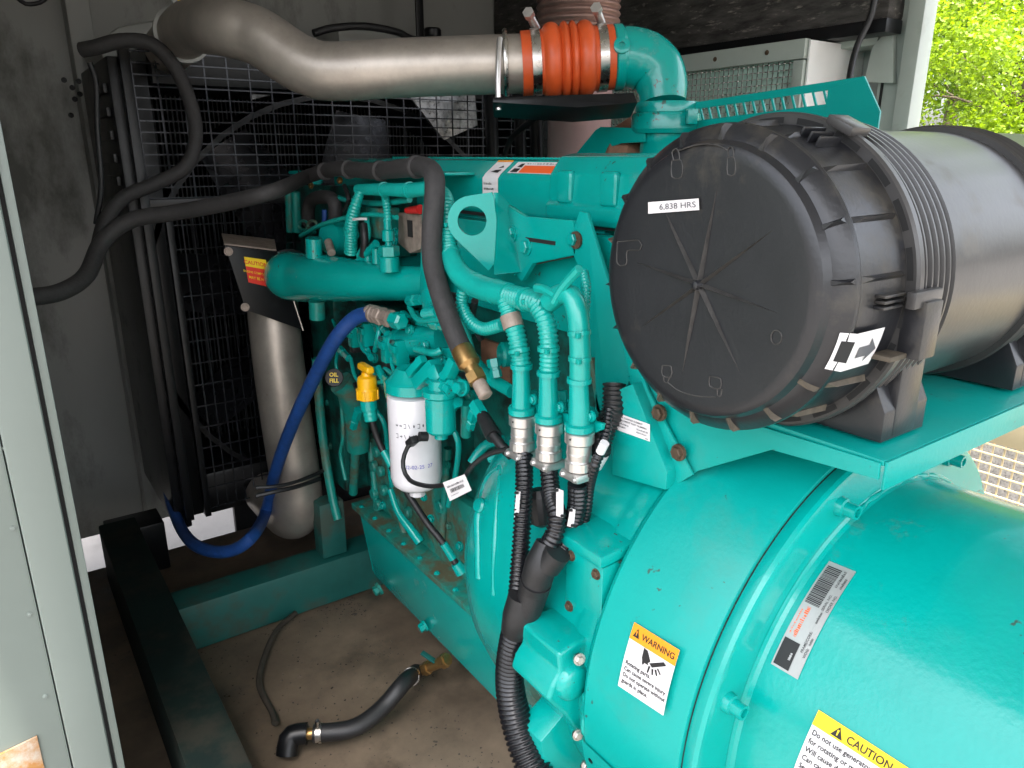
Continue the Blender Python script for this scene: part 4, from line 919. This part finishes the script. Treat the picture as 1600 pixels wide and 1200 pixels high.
for a_ in range(8):
    e = Vector((math.cos(a_ * .785), math.sin(a_ * .785), 0)); obox('cap_grip', yc_ + e * .0225 - d_ * .014, (.004, .006, .02), e, d_, yellowcap, cp, bev=.001)
tube('cap_neck', [at(575, 622, X=.60), at(577, 640, X=.60)], .018, teal, eng, n=20)
tube('neck_sleeve', [at(577, 638, X=.60), at(580, 658, X=.60)], [.016, .014], tealcable, eng, n=14, corr=(.01, .06))

# ---- tubes on the block side
tube('breather_tube', [at(494, 560, X=.66), at(500, 640, X=.66), at(508, 710, X=.66), at(520, 780, X=.66), at(528, 812, X=.66)], .012, tealgrime, eng, n=14)
tube('small_tube', [at(533, 620, X=.65), at(536, 680, X=.65), at(532, 710, X=.65), at(540, 750, X=.65)], .005, tealgrime, eng, n=10)
tube('dip_tube', [at(610, 765, X=.68), at(622, 800, X=.68), at(640, 825, X=.69), at(657, 848, X=.70)], [.008, .008, .011, .012], teal, eng, n=12)
tube('block_tube', [at(556, 660, X=.70), at(555, 710, X=.70), at(552, 770, X=.71)], .012, tealgrime, eng, n=12)
tube('rear_tube', [at(738, 560, X=.66), at(765, 590, X=.65), at(800, 612, X=.65)], .011, teal, eng, n=12)
tube('drain_stub', [at(729, 630, X=.64), at(728, 680, X=.65)], .010, tealgrime, eng, n=12)
# arch bracket and scorched casting behind the rocker cover
ab = thing('arch_bracket', at(950, 245, X=1.12), 'pale teal arched plate behind the rocker cover under the coupling', 'bracket')
prism('arch_plate', [at(u, v, X=1.12) for u, v in ((890, 252), (930, 203), (938, 198), (1006, 200), (1006, 222), (970, 224), (950, 231), (936, 252))], (.008, 0, 0), teal, ab, bev=.002)
tag(lathe('turbine_scroll', [(.03, -.05), (.07, -.04), (.085, 0), (.07, .04), (.03, .05)], at(995, 245, X=1.2), (0, 1, 0), copper, None, n=30), 'rust brown turbine housing glimpsed beneath the teal arch', 'turbocharger')

# ================================================================== FILTERS, HARNESS, HOSES
ff = thing('fuel_filter', at(650, 770, X=.62), 'white spin-on fuel filter canister with printed symbols', 'filter')
fc = at(649, 690, X=.62)
lathe('canister', [(.03, .105), (.05, .098), (.0505, .09), (.0505, -.07), (.047, -.084), (.038, -.092), (.012, -.094)], fc, (0, 0, 1), whitefilter, ff, n=40, smooth=50)
lathe('filter_head', [(.044, .106), (.053, .107), (.053, .125), (.046, .13), (.03, .15), (.01, .152)], fc, (0, 0, 1), teal, ff, n=32)
lathe('drain_knob', [(.014, -.092), (.016, -.096), (.016, -.112), (.012, -.115)], fc, (0, 0, 1), whitefilter, ff, n=12)
def canmap(h0):
    base = math.atan2(EYE.y - fc.y, EYE.x - fc.x)
    return lambda x, y, h: Vector((fc.x + (.0507 + h) * math.cos(base + x), fc.y + (.0507 + h) * math.sin(base + x), fc.z + y))
Mk = canmap(0); rs = random.Random(5)
for row in range(2):
    for k in range(7):
        x = -.75 + k * .17; y = .050 - row * .021; kind = rs.randrange(4); w = .03; hgt = .0045
        if kind == 0: pts = [(x, y - hgt), (x + .09, y - hgt), (x + .09, y + hgt), (x, y + hgt), (x, y + hgt - .0012), (x + .075, y + hgt - .0012), (x + .075, y - hgt + .0012), (x, y - hgt + .0012)]
        elif kind == 1: pts = [(x + .04 + .03 * math.cos(t), y + .003 * math.sin(t)) for t in [i * .785 for i in range(8)]]
        elif kind == 2: pts = [(x, y + .001), (x + .06, y + .001), (x + .06, y + .003), (x + .1, y), (x + .06, y - .003), (x + .06, y - .001), (x, y - .001)]
        else: pts = [(x, y + .004), (x + .02, y + .004), (x + .07, y - .004), (x + .05, y - .004)]
        poly2('printed_symbol', Mk, pts, .0006, inkgrey, ff)
me = text_mesh('02-02-25  27', .0105)
for v in me.vertices: v.co = Mk(-.45 + v.co.x / .0505, -.036 + v.co.y, .0007)
finish('date_print', me, pblue, ff, 0)

har = thing('wiring_harness', at(760, 460, X=.6), 'teal sprayed engine harness dropping to three silver connectors', 'wiring harness')
tube('trunk', [at(560, 296, X=.66), at(600, 296, X=.65), at(640, 297, X=.645), at(672, 295, X=.64), at(693, 306, X=.63), at(699, 340, X=.62), at(702, 390, X=.61), at(715, 425, X=.60), at(745, 446, X=.60), at(790, 460, X=.60), at(830, 470, X=.60), at(855, 478, X=.60)],
     [.011, .012, .013, .013, .0135, .0140, .0145, .0155, .0165, .0165, .0155, .0145], tealcable, har, n=18, corr=(.0062, .13))
tube('tape_wrap', [at(703, 398, X=.607), at(718, 428, X=.598), at(748, 448, X=.598), at(795, 461, X=.598)], [.0152, .0172, .0182, .0175], tealcable, har, n=18)
tube('branch', [at(563, 300, X=.65), at(556, 320, X=.64), at(549, 350, X=.635), at(548, 395, X=.64)], [.010, .012, .0145, .0145], tealcable, har, n=16, corr=(.0065, .15))
tube('branch', [at(725, 450, X=.605), at(722, 475, X=.605), at(733, 500, X=.605), at(755, 514, X=.61), at(785, 507, X=.615)], .0105, tealcable, har, n=14, corr=(.006, .16))
tube('branch', [at(895, 455, X=.60), at(912, 480, X=.605), at(915, 500, X=.61), at(912, 430, X=.62)][:3], .006, tealcable, har, n=12, corr=(.005, .18))
tube('branch', [at(912, 425, X=.64), at(916, 450, X=.63), at(914, 485, X=.62), at(908, 500, X=.61)], .0065, tealcable, har, n=12, corr=(.005, .18))
legs = [([(788, 462), (797, 490), (806, 520), (812, 550), (815, 572)], 815, 572, 640), ([(838, 474), (850, 495), (856, 520), (858, 550), (857, 585)], 857, 583, 652), ([(858, 472), (875, 460), (892, 462), (902, 490), (906, 540), (906, 598)], 905, 594, 666)]
for k, (pl, u, v0, v1) in enumerate(legs):
    X0 = .595
    P_ = [at(uu, vv, X=X0) for uu, vv in pl]; tube('branch', P_, [.0135 if k else .0142] * len(P_), tealcable, har, n=16, corr=(.0062, .13) if k < 2 else None)
    if k == 0: tube('tape_wrap', [at(797, 492, X=X0 - .001), at(803, 512, X=X0 - .001)], .0152, castgrey, har, n=14)
    tube('backshell', [at(u - 1, v0 - 4, X=X0), at(u, (v0 + v1) / 2, X=X0), at(u, v1 - 2, X=X0)], [.0122, .0135, .0150], teal, har, n=20)
    lathe('backshell_ring', [(.0125, -.004), (.0162, -.003), (.0162, .003), (.0125, .004)], at(u, v0, X=X0), (0, 0, 1), teal, har, n=20)
    lathe('flange_seat', [(.017, -.006), (.0195, -.005), (.0195, .003), (.016, .005)], at(u, v1, X=X0), (0, 0, 1), teal, har, n=24)
    bolt(har, at(u + 18, v1 - 16, X=X0 + .01), (-1, 0, 0), .006, teal)
    c = at(u + 1, v1 + 8, X=X0 - .002)
    cn = lathe('connector_shell', [(.0185, 0), (.0195, -.001), (.0195, -.014), (.0175, -.016), (.0165, -.017), (.0165, -.028), (.0172, -.029), (.0160, -.038), (.0172, -.04)], c, (0, 0, 1), zinc, har, n=36)
    rr = []
    for i in range(48):
        pass
    lathe('knurled_ring', [(.016, -.04), (.0185, -.0405), (.0185, -.052), (.016, -.053)], c, (0, 0, 1), zinc, cn, n=22, smooth=5)
    box('cable_clamp', (c.x - .0185, c.y - .0185, c.z - .066), (c.x + .0185, c.y + .0185, c.z - .0535), zinc, cn, bev=.005)
    for s in (-1, 1): bolt(cn, (c.x - .018, c.y - s * .0125, c.z - .06), (-1, 0, 0), .0035, zinc, name='screw')
    tube('pin_mark', [c + Vector((-.0193, -.004, -.006)), c + Vector((-.0199, -.004, -.006))], .0014, seal, cn, n=8)
prism('connector_plate', [at(u, v, X=.612) for u, v in ((795, 632), (832, 628), (880, 645), (942, 662), (940, 672), (905, 688), (860, 668), (797, 646))], (.006, 0, 0), teal, har, bev=.002)
for (pts) in ([(838, 450), (850, 452), (868, 462)], [(866, 472), (880, 448), (905, 420)]): tube('cable_tie', [at(u, v, X=.585) for u, v in pts], .006, tealcable, har, n=8)
for u, v in ((742, 452), (775, 458), (822, 470), (700, 376)):
    pass

# ---- small fittings crowding the near side: clips, lines, hex unions, ties
rc = random.Random(21)
def union(u, v, x, u2, v2, x2, r, m=None):
    a, b = at(u, v, X=x), at(u2, v2, X=x2); d = (b - a); L_ = d.length
    lathe('hex_union', [(r * .7, 0), (r, .001), (r, L_ * .45), (r * .75, L_ * .47), (r * .75, L_ * .6), (r * .9, L_ * .62), (r * .9, L_)], a, d, m or teal, eng, n=6, smooth=10)
for q in ((545, 500, .65, 552, 515, .64, .010), (597, 508, .65, 606, 522, .64, .010), (640, 470, .66, 660, 468, .66, .012), (676, 505, .64, 700, 510, .64, .011), (690, 600, .60, 705, 612, .60, .012), (530, 545, .66, 545, 560, .65, .010),
          (570, 540, .64, 580, 560, .63, .008), (622, 588, .625, 640, 578, .63, .009), (700, 640, .62, 716, 628, .62, .011), (655, 500, .65, 672, 505, .65, .010), (560, 640, .64, 552, 668, .64, .011), (742, 640, .63, 735, 668, .64, .010), (770, 560, .64, 776, 590, .64, .011), (878, 610, .63, 880, 640, .63, .008), (835, 610, .63, 836, 640, .63, .008), (720, 505, .64, 738, 515, .64, .010)): union(*q)
for pts, r in (([(548, 560, .64), (556, 590, .63), (575, 600, .63), (598, 596, .62)], .0045), ([(602, 575, .63), (620, 588, .62), (650, 592, .61), (680, 600, .60)], .005), ([(520, 500, .67), (530, 530, .66), (525, 570, .66), (535, 600, .655)], .0045),
               ([(640, 480, .66), (655, 500, .64), (690, 500, .63), (712, 520, .63)], .006), ([(672, 470, .65), (690, 480, .63), (715, 490, .63), (735, 540, .63), (742, 580, .63)], .006), ([(560, 520, .64), (566, 545, .63), (580, 556, .63)], .004),
               ([(612, 560, .63), (616, 580, .62), (640, 596, .61), (668, 590, .60)], .0045), ([(585, 640, .66), (600, 660, .67), (606, 700, .69), (612, 760, .70)], .006), ([(700, 660, .66), (716, 690, .67), (712, 740, .69), (700, 790, .70)], .006),
               ([(470, 368, .64), (500, 352, .64), (540, 340, .65), (580, 335, .66), (620, 340, .67)], .005), ([(500, 300, .70), (540, 312, .69), (590, 318, .68), (640, 312, .67)], .006), ([(560, 400, .65), (575, 370, .66), (572, 335, .67)], .006)):
    tube('pipe_line', PX(pts), r, tealcable if rc.random() < .5 else teal, eng, n=10)
for pts, r in (([(537, 330, .66), (545, 312, .65), (538, 290, .66)], .005), ([(568, 350, .655), (570, 375, .65), (567, 400, .65)], .008), ([(742, 470, .62), (738, 500, .64), (752, 530, .66)], .006), ([(700, 462, .62), (716, 470, .62), (708, 500, .63)], .008), ([(575, 500, .66), (600, 496, .66), (640, 520, .66)], .005)):
    tube('rubber_line', PX(pts), r, rubber, eng, n=10)
for k in range(46):
    u, v = rc.choice(((rc.uniform(540, 735), rc.uniform(500, 625)), (rc.uniform(575, 720), rc.uniform(690, 860)), (rc.uniform(470, 660), rc.uniform(300, 400))))
    x = .655 if v < 640 else .731
    if v < 420: x = .70
    bolt(eng, at(u, v, X=x), (-1, rc.uniform(-.4, .2), rc.uniform(-.2, .4)), rc.uniform(.005, .0085), teal if rc.random() < .7 else tealgrime)
for k in range(44):
    u, v = rc.uniform(530, 745), rc.uniform(490, 650); c = at(u, v, X=rc.uniform(.655, .70)); d = Vector((rc.uniform(-.3, .3), -1, rc.uniform(-.8, .8)))
    obox('clip', c, (rc.uniform(.018, .04), rc.uniform(.010, .018), rc.uniform(.010, .02)), d, (0, 0, 1), teal if rc.random() < .68 else rubber, eng, bev=.002)
# cable ties and torn tape on the harness
for u, v, x, du, dv, r in ((700, 350, .617, 1, 12, .0158), (703, 398, .608, 4, 10, .0172), (742, 445, .599, 12, 4, .0192), (775, 456, .599, 12, 4, .0188), (822, 468, .599, 10, 4, .0172), (600, 296, .65, 12, 0, .0142), (640, 297, .645, 12, 0, .0150), (811, 548, .594, 2, 12, .0158), (857, 545, .594, 0, 12, .015), (905, 520, .594, 1, 12, .015), (906, 560, .594, 0, 12, .015), (548, 360, .636, -1, 12, .016)):
    lathe('tie_band', [(r * .85, -.003), (r, -.0028), (r, .0028), (r * .85, .003)], at(u, v, X=x), at(u + du, v + dv, X=x) - at(u, v, X=x), tealcable, har, n=20)
    q = at(u, v, X=x); obox('tie_head', q + Vector((-r * .75, -r * .75, .0)), (.007, .006, .006), (0, 0, 1), (1, 0, 0), tealcable, har, bev=.001)
tube('tie_tail', PX([(552, 343, .625), (560, 342, .625), (572, 342, .63)]), .0028, pwhite, har, n=6)

# black conduits below the connectors
cond = thing('conduit_bundle', at(800, 1100, X=.53), 'black corrugated conduits joining into one sheath below the connectors', 'conduit')
tube('conduit', [at(819, 712, X=.59), at(819, 760, X=.57), at(816, 820, X=.55), at(812, 880, X=.535), at(808, 930, X=.525), at(803, 980, X=.52)], .0132, conduit, cond, n=18, corr=(.0062, .16))
tube('conduit', [at(858, 735, X=.59), at(862, 775, X=.575), at(870, 805, X=.56), at(866, 835, X=.55), at(850, 862, X=.54)], .0132, conduit, cond, n=18, corr=(.0062, .16))
tube('conduit', [at(903, 755, X=.59), at(902, 790, X=.592), at(894, 820, X=.588), at(882, 850, X=.57), at(866, 874, X=.545)], .0140, conduit, cond, n=18, corr=(.0062, .16))
tube('junction_boot', [at(856, 848, X=.545), at(846, 880, X=.535), at(836, 915, X=.53), at(826, 950, X=.525), at(814, 978, X=.52)], [.016, .022, .021, .019, .016], rubber, cond, n=22)
tube('boot_ring', [at(838, 908, X=.529), at(835, 918, X=.529)], .0215, rubber, cond, n=22)
tube('boot_cuff', [at(872, 862, X=.545), at(856, 884, X=.538)], .018, rubber, cond, n=18)
tube('boot_joint', [at(818, 930, X=.522), at(812, 962, X=.518), at(806, 985, X=.517)], [.021, .024, .021], rubber, cond, n=22)
tube('sheath', [at(811, 965, X=.52), at(800, 1010, X=.515), at(796, 1060, X=.515), at(803, 1110, X=.515), at(818, 1160, X=.515), at(838, 1210, X=.515), at(868, 1280, X=.515)], [.020, .020, .021, .023, .025, .026, .026], conduit, cond, n=22, corr=(.0074, .13))
tube('side_conduit', [at(952, 640, X=.64), at(944, 690, X=.62), at(930, 725, X=.6), at(921, 760, X=.605), at(916, 800, X=.605), at(905, 840, X=.605)], .0075, conduit, cond, n=14, corr=(.0055, .15))
tube('side_conduit', [at(960, 600, X=.66), at(958, 640, X=.65), at(945, 668, X=.64), at(938, 690, X=.63), at(936, 706, X=.63)], .016, rubber, cond, n=16, corr=(.006, .14))
tube('pale_sleeve', [at(936, 704, X=.632), at(926, 725, X=.63)], [.0155, .014], whitefilter, cond, n=16)
lathe('black_plug', [(.012, .03), (.018, .02), (.02, 0), (.017, -.02), (.008, -.026)], at(845, 795, X=.60), (0, .2, 1), rubber, cond, n=14, smooth=20)
for (pl, x) in (([(807, 767), (812, 769), (809, 815), (803, 813)], .545), ([(869, 763), (879, 767), (879, 809), (869, 806)], .552), ([(891, 794), (898, 797), (895, 824), (886, 822)], .552)):
    prism('marker_tag', [at(u, v, X=x) for u, v in pl], (.0015, 0, 0), pwhite, cond, bev=0)
    for i in (0, 2): tube('tag_tie', [at(pl[i][0] + 3, pl[i][1] + (3 if i == 0 else -3), X=x - .001), at(pl[i][0] - 2, pl[i][1] + (3 if i == 0 else -3), X=x - .002)], .002, rubber, cond, n=6)
tag(tube('clip_on_conduit', [at(938, 706, X=.59), at(945, 692, X=.59)], .006, pwhite), 'cream clip holding the thin conduit beside the bracket', 'clip')

def hose(name, pts, r, m, label, cat='hose', **k): return tag(tube(name, pts, r, m, **k), label, cat)
bh = thing('coolant_hose', at(668, 262, X=.63), 'thick black ribbed hose looping over the engine to a brass fitting', 'hose')
tube('hose_run', [at(8, 470, Y=1.6), at(45, 465, Y=1.65), at(95, 456, Y=1.68), at(135, 430, Y=1.72), at(160, 378, Y=1.78), at(205, 344, Y=1.78), at(275, 332, Y=1.74), at(350, 318, Y=1.66), at(430, 298, Y=1.58), at(480, 276, X=.655), at(525, 264, X=.655), at(585, 267, X=.65), at(640, 262, X=.635), at(664, 261, X=.622), at(678, 275, X=.605), at(679, 310, X=.595), at(675, 360, X=.585), at(676, 410, X=.578), at(690, 465, X=.572), at(712, 525, X=.57), at(728, 560, X=.57)],
     [.017] * 8 + [.016] * 4 + [.0165] * 9, rubberdull, bh, n=20)
for u, v, x in ((507, 268, .655), (545, 265, .652), (594, 267, .645), (650, 261, .628)): 
    lathe('sleeve_ring', [(.016, -.007), (.0192, -.005), (.0192, .005), (.016, .007)], at(u, v, X=x), at(u + 10, v, X=x) - at(u - 10, v, X=x), rubberdull, bh, n=24)
fa, fb = at(721, 545, X=.57), at(752, 605, X=.57); fd = (fb - fa).normalized(); FLn = (fb - fa).length
lathe('crimp_ferrule', [(.0165, 0), (.0175, .002), (.0175, .03), (.0135, .034), (.012, .036), (.012, .045)], fa, fd, brass, bh, n=28)
lathe('swivel_nut', [(.013, .045), (.0155, .046), (.0155, .062), (.013, .063)], fa, fd, brass, bh, n=6, smooth=10)
lathe('hose_tail', [(.010, .063), (.011, .066), (.011, .088), (.008, .09)], fa, fd, castgrey, bh, n=20)
hose('loop_hose', PY([(128, 78, 2.02), (150, 74, 2.0), (190, 64, 1.98), (235, 68, 1.97), (268, 98, 1.97), (292, 145, 1.97), (306, 205, 1.97), (292, 258, 1.97), (245, 286, 1.98), (195, 308, 1.98), (165, 345, 1.98), (150, 400, 2.0)]), .0165, rubberdull, 'dull black hose looping in front of the guard at upper left')
hose('cable_loop', PY([(140, 98, 1.99), (150, 130, 1.99), (152, 200, 1.99), (158, 290, 1.99), (150, 350, 2.0)]), .006, rubber, 'thin black cable hanging along the left side of the radiator', 'cable')
hose('wall_cable', PY([(24, -6, 2.7), (40, 6, 2.7), (62, 4, 2.7), (78, -8, 2.7)]), .006, rubber, 'thin black cable on the wall in the top left corner', 'cable')
bl = thing('blue_hose', at(585, 492, X=.62), 'blue rubber hose with steel crimp curving down beside the metal pipe', 'hose')
tube('hose_run', [at(585, 490, X=.62), at(556, 496, X=.60), at(524, 530, X=.57), at(490, 592, X=.55), at(455, 668, X=.53), at(430, 738, X=.52), at(415, 800, X=.515), at(396, 836, Y=1.70), at(368, 858, Y=1.72), at(335, 862, Y=1.78), at(303, 850, Y=1.88), Vector((.318, 2.06, .20)), Vector((.325, 2.2, .215)), Vector((.335, 2.3, .23))], .0155, bluehose, bl, n=18)
ba, bb = at(578, 489, X=.618), at(636, 505, X=.63); bd = (bb - ba).normalized()
lathe('crimp_ferrule', [(.0165, 0), (.018, .001), (.018, .008), (.0165, .009), (.018, .012), (.018, .02), (.0165, .022), (.018, .025), (.017, .034), (.013, .036)], ba, bd, castgrey, bl, n=24)
lathe('swivel_nut', [(.013, .036), (.019, .037), (.019, .052), (.0165, .054), (.0165, .066), (.018, .067), (.018, .082), (.012, .083)], ba, bd, castgrey, bl, n=6, smooth=10)
lathe('adaptor', [(.011, .083), (.011, .092), (.017, .093), (.017, .12), (.012, .125)], ba, bd, teal, bl, n=6, smooth=10)

dr = thing('drain_hose', at(600, 1110, Z=.03), 'black rubber drain hose with brass valve lying on the floor', 'hose')
d0_, d1_ = at(700, 1030, X=.70), at(648, 1052, X=.655)
hp_ = [at(650, 1050, X=.655), at(630, 1068, Z=.085), at(605, 1098, Z=.06), at(575, 1125, Z=.045), at(545, 1140, Z=.04), at(505, 1145, Z=.04), at(490, 1146, Z=.04)]
tube('hose_run', hp_, .0185, rubber, dr, n=20)
tube('valve_body', [d0_, d0_.lerp(d1_, .5), d1_], [.013, .012, .012], brass, dr, n=14); lathe('valve_nut', [(.012, -.008), (.017, -.007), (.017, .008), (.012, .009)], d0_.lerp(d1_, .1), d1_ - d0_, brass, dr, n=6, smooth=10)
lathe('valve_nut', [(.012, -.008), (.016, -.007), (.016, .008), (.012, .009)], d0_.lerp(d1_, .62), d1_ - d0_, brass, dr, n=6, smooth=10)
obox('valve_lever', d0_.lerp(d1_, .45) + Vector((-.005, .0, .022)), (.05, .012, .006), (-.5, .8, .4), (0, 0, 1), tealdark, dr, bev=.002)
lathe('hose_clip', [(.0187, -.006), (.0205, -.005), (.0205, .006), (.0187, .0065)], hp_[0].lerp(hp_[1], .4), hp_[1] - hp_[0], steel, dr, n=24)
lathe('hose_clip', [(.0187, -.006), (.0205, -.005), (.0205, .006), (.0187, .0065)], hp_[-2].lerp(hp_[-1], .4), hp_[-1] - hp_[-2], steel, dr, n=24)
tube('clip_screw', [hp_[-2] + Vector((-.01, 0, .02)), hp_[-2] + Vector((-.01, 0, .036))], .005, steel, dr, n=10)
tube('spigot', [hp_[-1], at(474, 1147, Z=.04)], .012, brass, dr, n=14)
tube('pipe_elbow', [at(480, 1146, Z=.042), at(462, 1148, Z=.042), at(452, 1154, Z=.038), at(448, 1180, Z=.012)], .022, blackmetal, dr, n=18)
hose('floor_cable', [at(u, v, Z=.02) for u, v in ((462, 958), (432, 985), (412, 1030), (405, 1070), (425, 1112), (430, 1130))], .007, mat('dirty_hose', (.035, .028, .02), .8, noise=.3, nscale=30), 'dim dark thin hose lying on the floor by the cross member')
pb = thing('dipstick_cable', at(690, 850, X=.63), 'thin black sheathed tube slanting down to the oil pan rail', 'tube')
tube('sheath', [at(581, 656, X=.60), at(592, 690, X=.61), at(612, 730, X=.62), at(640, 775, X=.63), at(668, 818, X=.65), at(690, 845, X=.665), at(712, 880, X=.68)], .0072, rubber, pb, n=12)
tube('taped_end', [at(693, 849, X=.664), at(708, 873, X=.677)], .009, teal, pb, n=12); tube('taped_mark', [at(600, 705, X=.612), at(612, 728, X=.617)], .0085, tealcable, pb, n=12)
tube('end_fitting', [at(712, 880, X=.68), at(722, 893, X=.69)], [.011, .015], teal, pb, n=14)
sw = thing('sensor_lead', at(715, 762, X=.56), 'thin black sensor lead looping round the white filter', 'cable')
tube('lead', [at(658, 686, X=.59), at(642, 692, X=.575), at(632, 710, X=.565), at(630, 730, X=.56), at(640, 750, X=.56), at(665, 759, X=.56), at(692, 758, X=.56), at(722, 748, X=.56), at(740, 726, X=.565), at(765, 709, X=.575), at(795, 702, X=.585)], .0042, rubber, sw, n=10)
obox('lead_plug', at(644, 690, X=.578), (.03, .016, .014), at(660, 680, X=.58) - at(636, 702, X=.58), (0, 0, 1), rubber, sw, bev=.003); tube('plug_boot', [at(655, 682, X=.58), at(668, 682, X=.595)], .009, rubber, sw, n=12)
M = quadmap(*[at(u, v, X=.553) for u, v in ((692, 754), (726, 741), (737, 766), (703, 783))])
o = sheet('paper_tag', M, 0, 0, 1, 1, .0, pwhite, sw, 1, 1); scribble(M, .12, .85, .64, .12, inkgrey, o, .0007, 60); scribble(M, .15, .5, .18, .05, inkgrey, o, .0007, 61)
x = .2
while x < .8:
    w = rs.choice((.015, .03)); sheet('bar_code_bar', M, x, .34, x + w, .54, .0007, ink, o, 1, 1); x += w + .02
cb = thing('boot_cable', at(770, 672, X=.6), 'black cable with rubber boot running behind the first connector', 'cable')
tube('nut', [at(743, 632, X=.615), at(755, 652, X=.61)], .0125, teal, cb, n=6); tube('boot', [at(754, 650, X=.61), at(772, 682, X=.60)], [.011, .013], rubber, cb, n=14); tube('lead', [at(770, 678, X=.60), at(785, 698, X=.60), at(800, 712, X=.605)], .008, rubber, cb, n=10)

# ================================================================== OUTSIDE
cage = thing('wire_cage', (2.75, 1.0, -.1), 'cream painted welded mesh cage standing beyond the far doorway', 'cage')
CX = 2.75
t0, t1 = at(1490, 660, X=CX), at(1600, 700, X=CX)
zt = at(1540, 690, X=CX).z
box('top_panel', (CX, -.6, zt), (CX + .04, 1.9, zt + .34), cream, cage, bev=.01)
V = []; Fc = []; y = -.6; pit = .036
while y < 1.9: addbox(V, Fc, (CX + .006, y, zt - .62), (CX + .011, y + .005, zt)); y += pit
z = zt - .62
while z < zt: addbox(V, Fc, (CX, -.6, z), (CX + .0055, 1.9, z + .005)); z += pit
o = raw('mesh_wires', V, Fc, cream, cage, 0); o['kind'] = 'stuff'
box('bottom_rail', (CX - .01, -.6, -.35), (CX + .04, 1.9, zt - .622), cream, cage, bev=.006)
box('inner_panel', (CX + .55, -.6, -.35), (CX + .59, 1.9, zt + .3), galv, cage, bev=.003)

def tree(loc, rx, ry, rz, zc, n, m, size, seed, label, group=None):
    rg = random.Random(seed); t = thing('leafy_tree', loc, label, 'tree', group); L0 = Vector(loc)
    c = L0 + Vector((0, 0, zc)); tube('trunk', [L0, L0 + Vector((.05, .03, zc * .5)), c + Vector((.0, .05, .3))], [.09, .07, .03], bark, t, n=10, step=.1)
    clumps = []
    for k in range(70):
        while True:
            v = Vector((rg.uniform(-1, 1), rg.uniform(-1, 1), rg.uniform(-1, 1)))
            if .25 < v.length < 1: break
        q = Vector((v.x * rx, v.y * ry, v.z * rz)); clumps.append((c + q, rg.uniform(.22, .5)))
        if k % 7 == 0: tube('limb', [c + Vector((0, 0, -.4 * rz)), c + q * .5 + Vector((0, 0, -.1)), c + q], [.016, .010, .004], bark, t, n=6, step=.12)
    V = []; Fc = []
    for i in range(n):
        cc, cr = rg.choice(clumps); v = Vector((rg.gauss(0, 1), rg.gauss(0, 1), rg.gauss(0, 1))).normalized() * cr * rg.random() ** .45
        p = cc + v; d = Vector((rg.gauss(0, 1), rg.gauss(0, 1), rg.gauss(0, .7) - .3)).normalized(); s = size * rg.uniform(.6, 1.25)
        x, y, _ = basis(d); w = (x * math.cos(i) + y * math.sin(i)); k = len(V)
        V += [p, p + d * s * .45 + w * s * .28, p + d * s, p + d * s * .45 - w * s * .28]; Fc.append((k, k + 1, k + 2, k + 3))
    raw('crown', V, Fc, m, t, 0)
grp = 'trees outside the far doorway'
tree((6.6, 2.6, -.35), 1.5, 1.5, 1.6, 2.4, 80000, leafA, .038, 1, 'bright yellow-green leafy tree nearest the doorway post', grp)
tree((6.2, 1.2, -.35), 1.2, 1.2, 1.3, 1.7, 50000, leafA, .038, 2, 'bright leafy tree low above the filter at the right margin', grp)
tree((8.4, 4.0, -.35), 2.0, 2.0, 2.2, 3.0, 50000, leafB, .058, 3, 'deeper green leafy tree behind the brighter ones outside', grp)
tree((8.6, 1.4, -.35), 1.8, 1.8, 2.2, 2.8, 44000, leafB, .058, 4, 'deeper green leafy tree behind, at the right margin outside', grp)
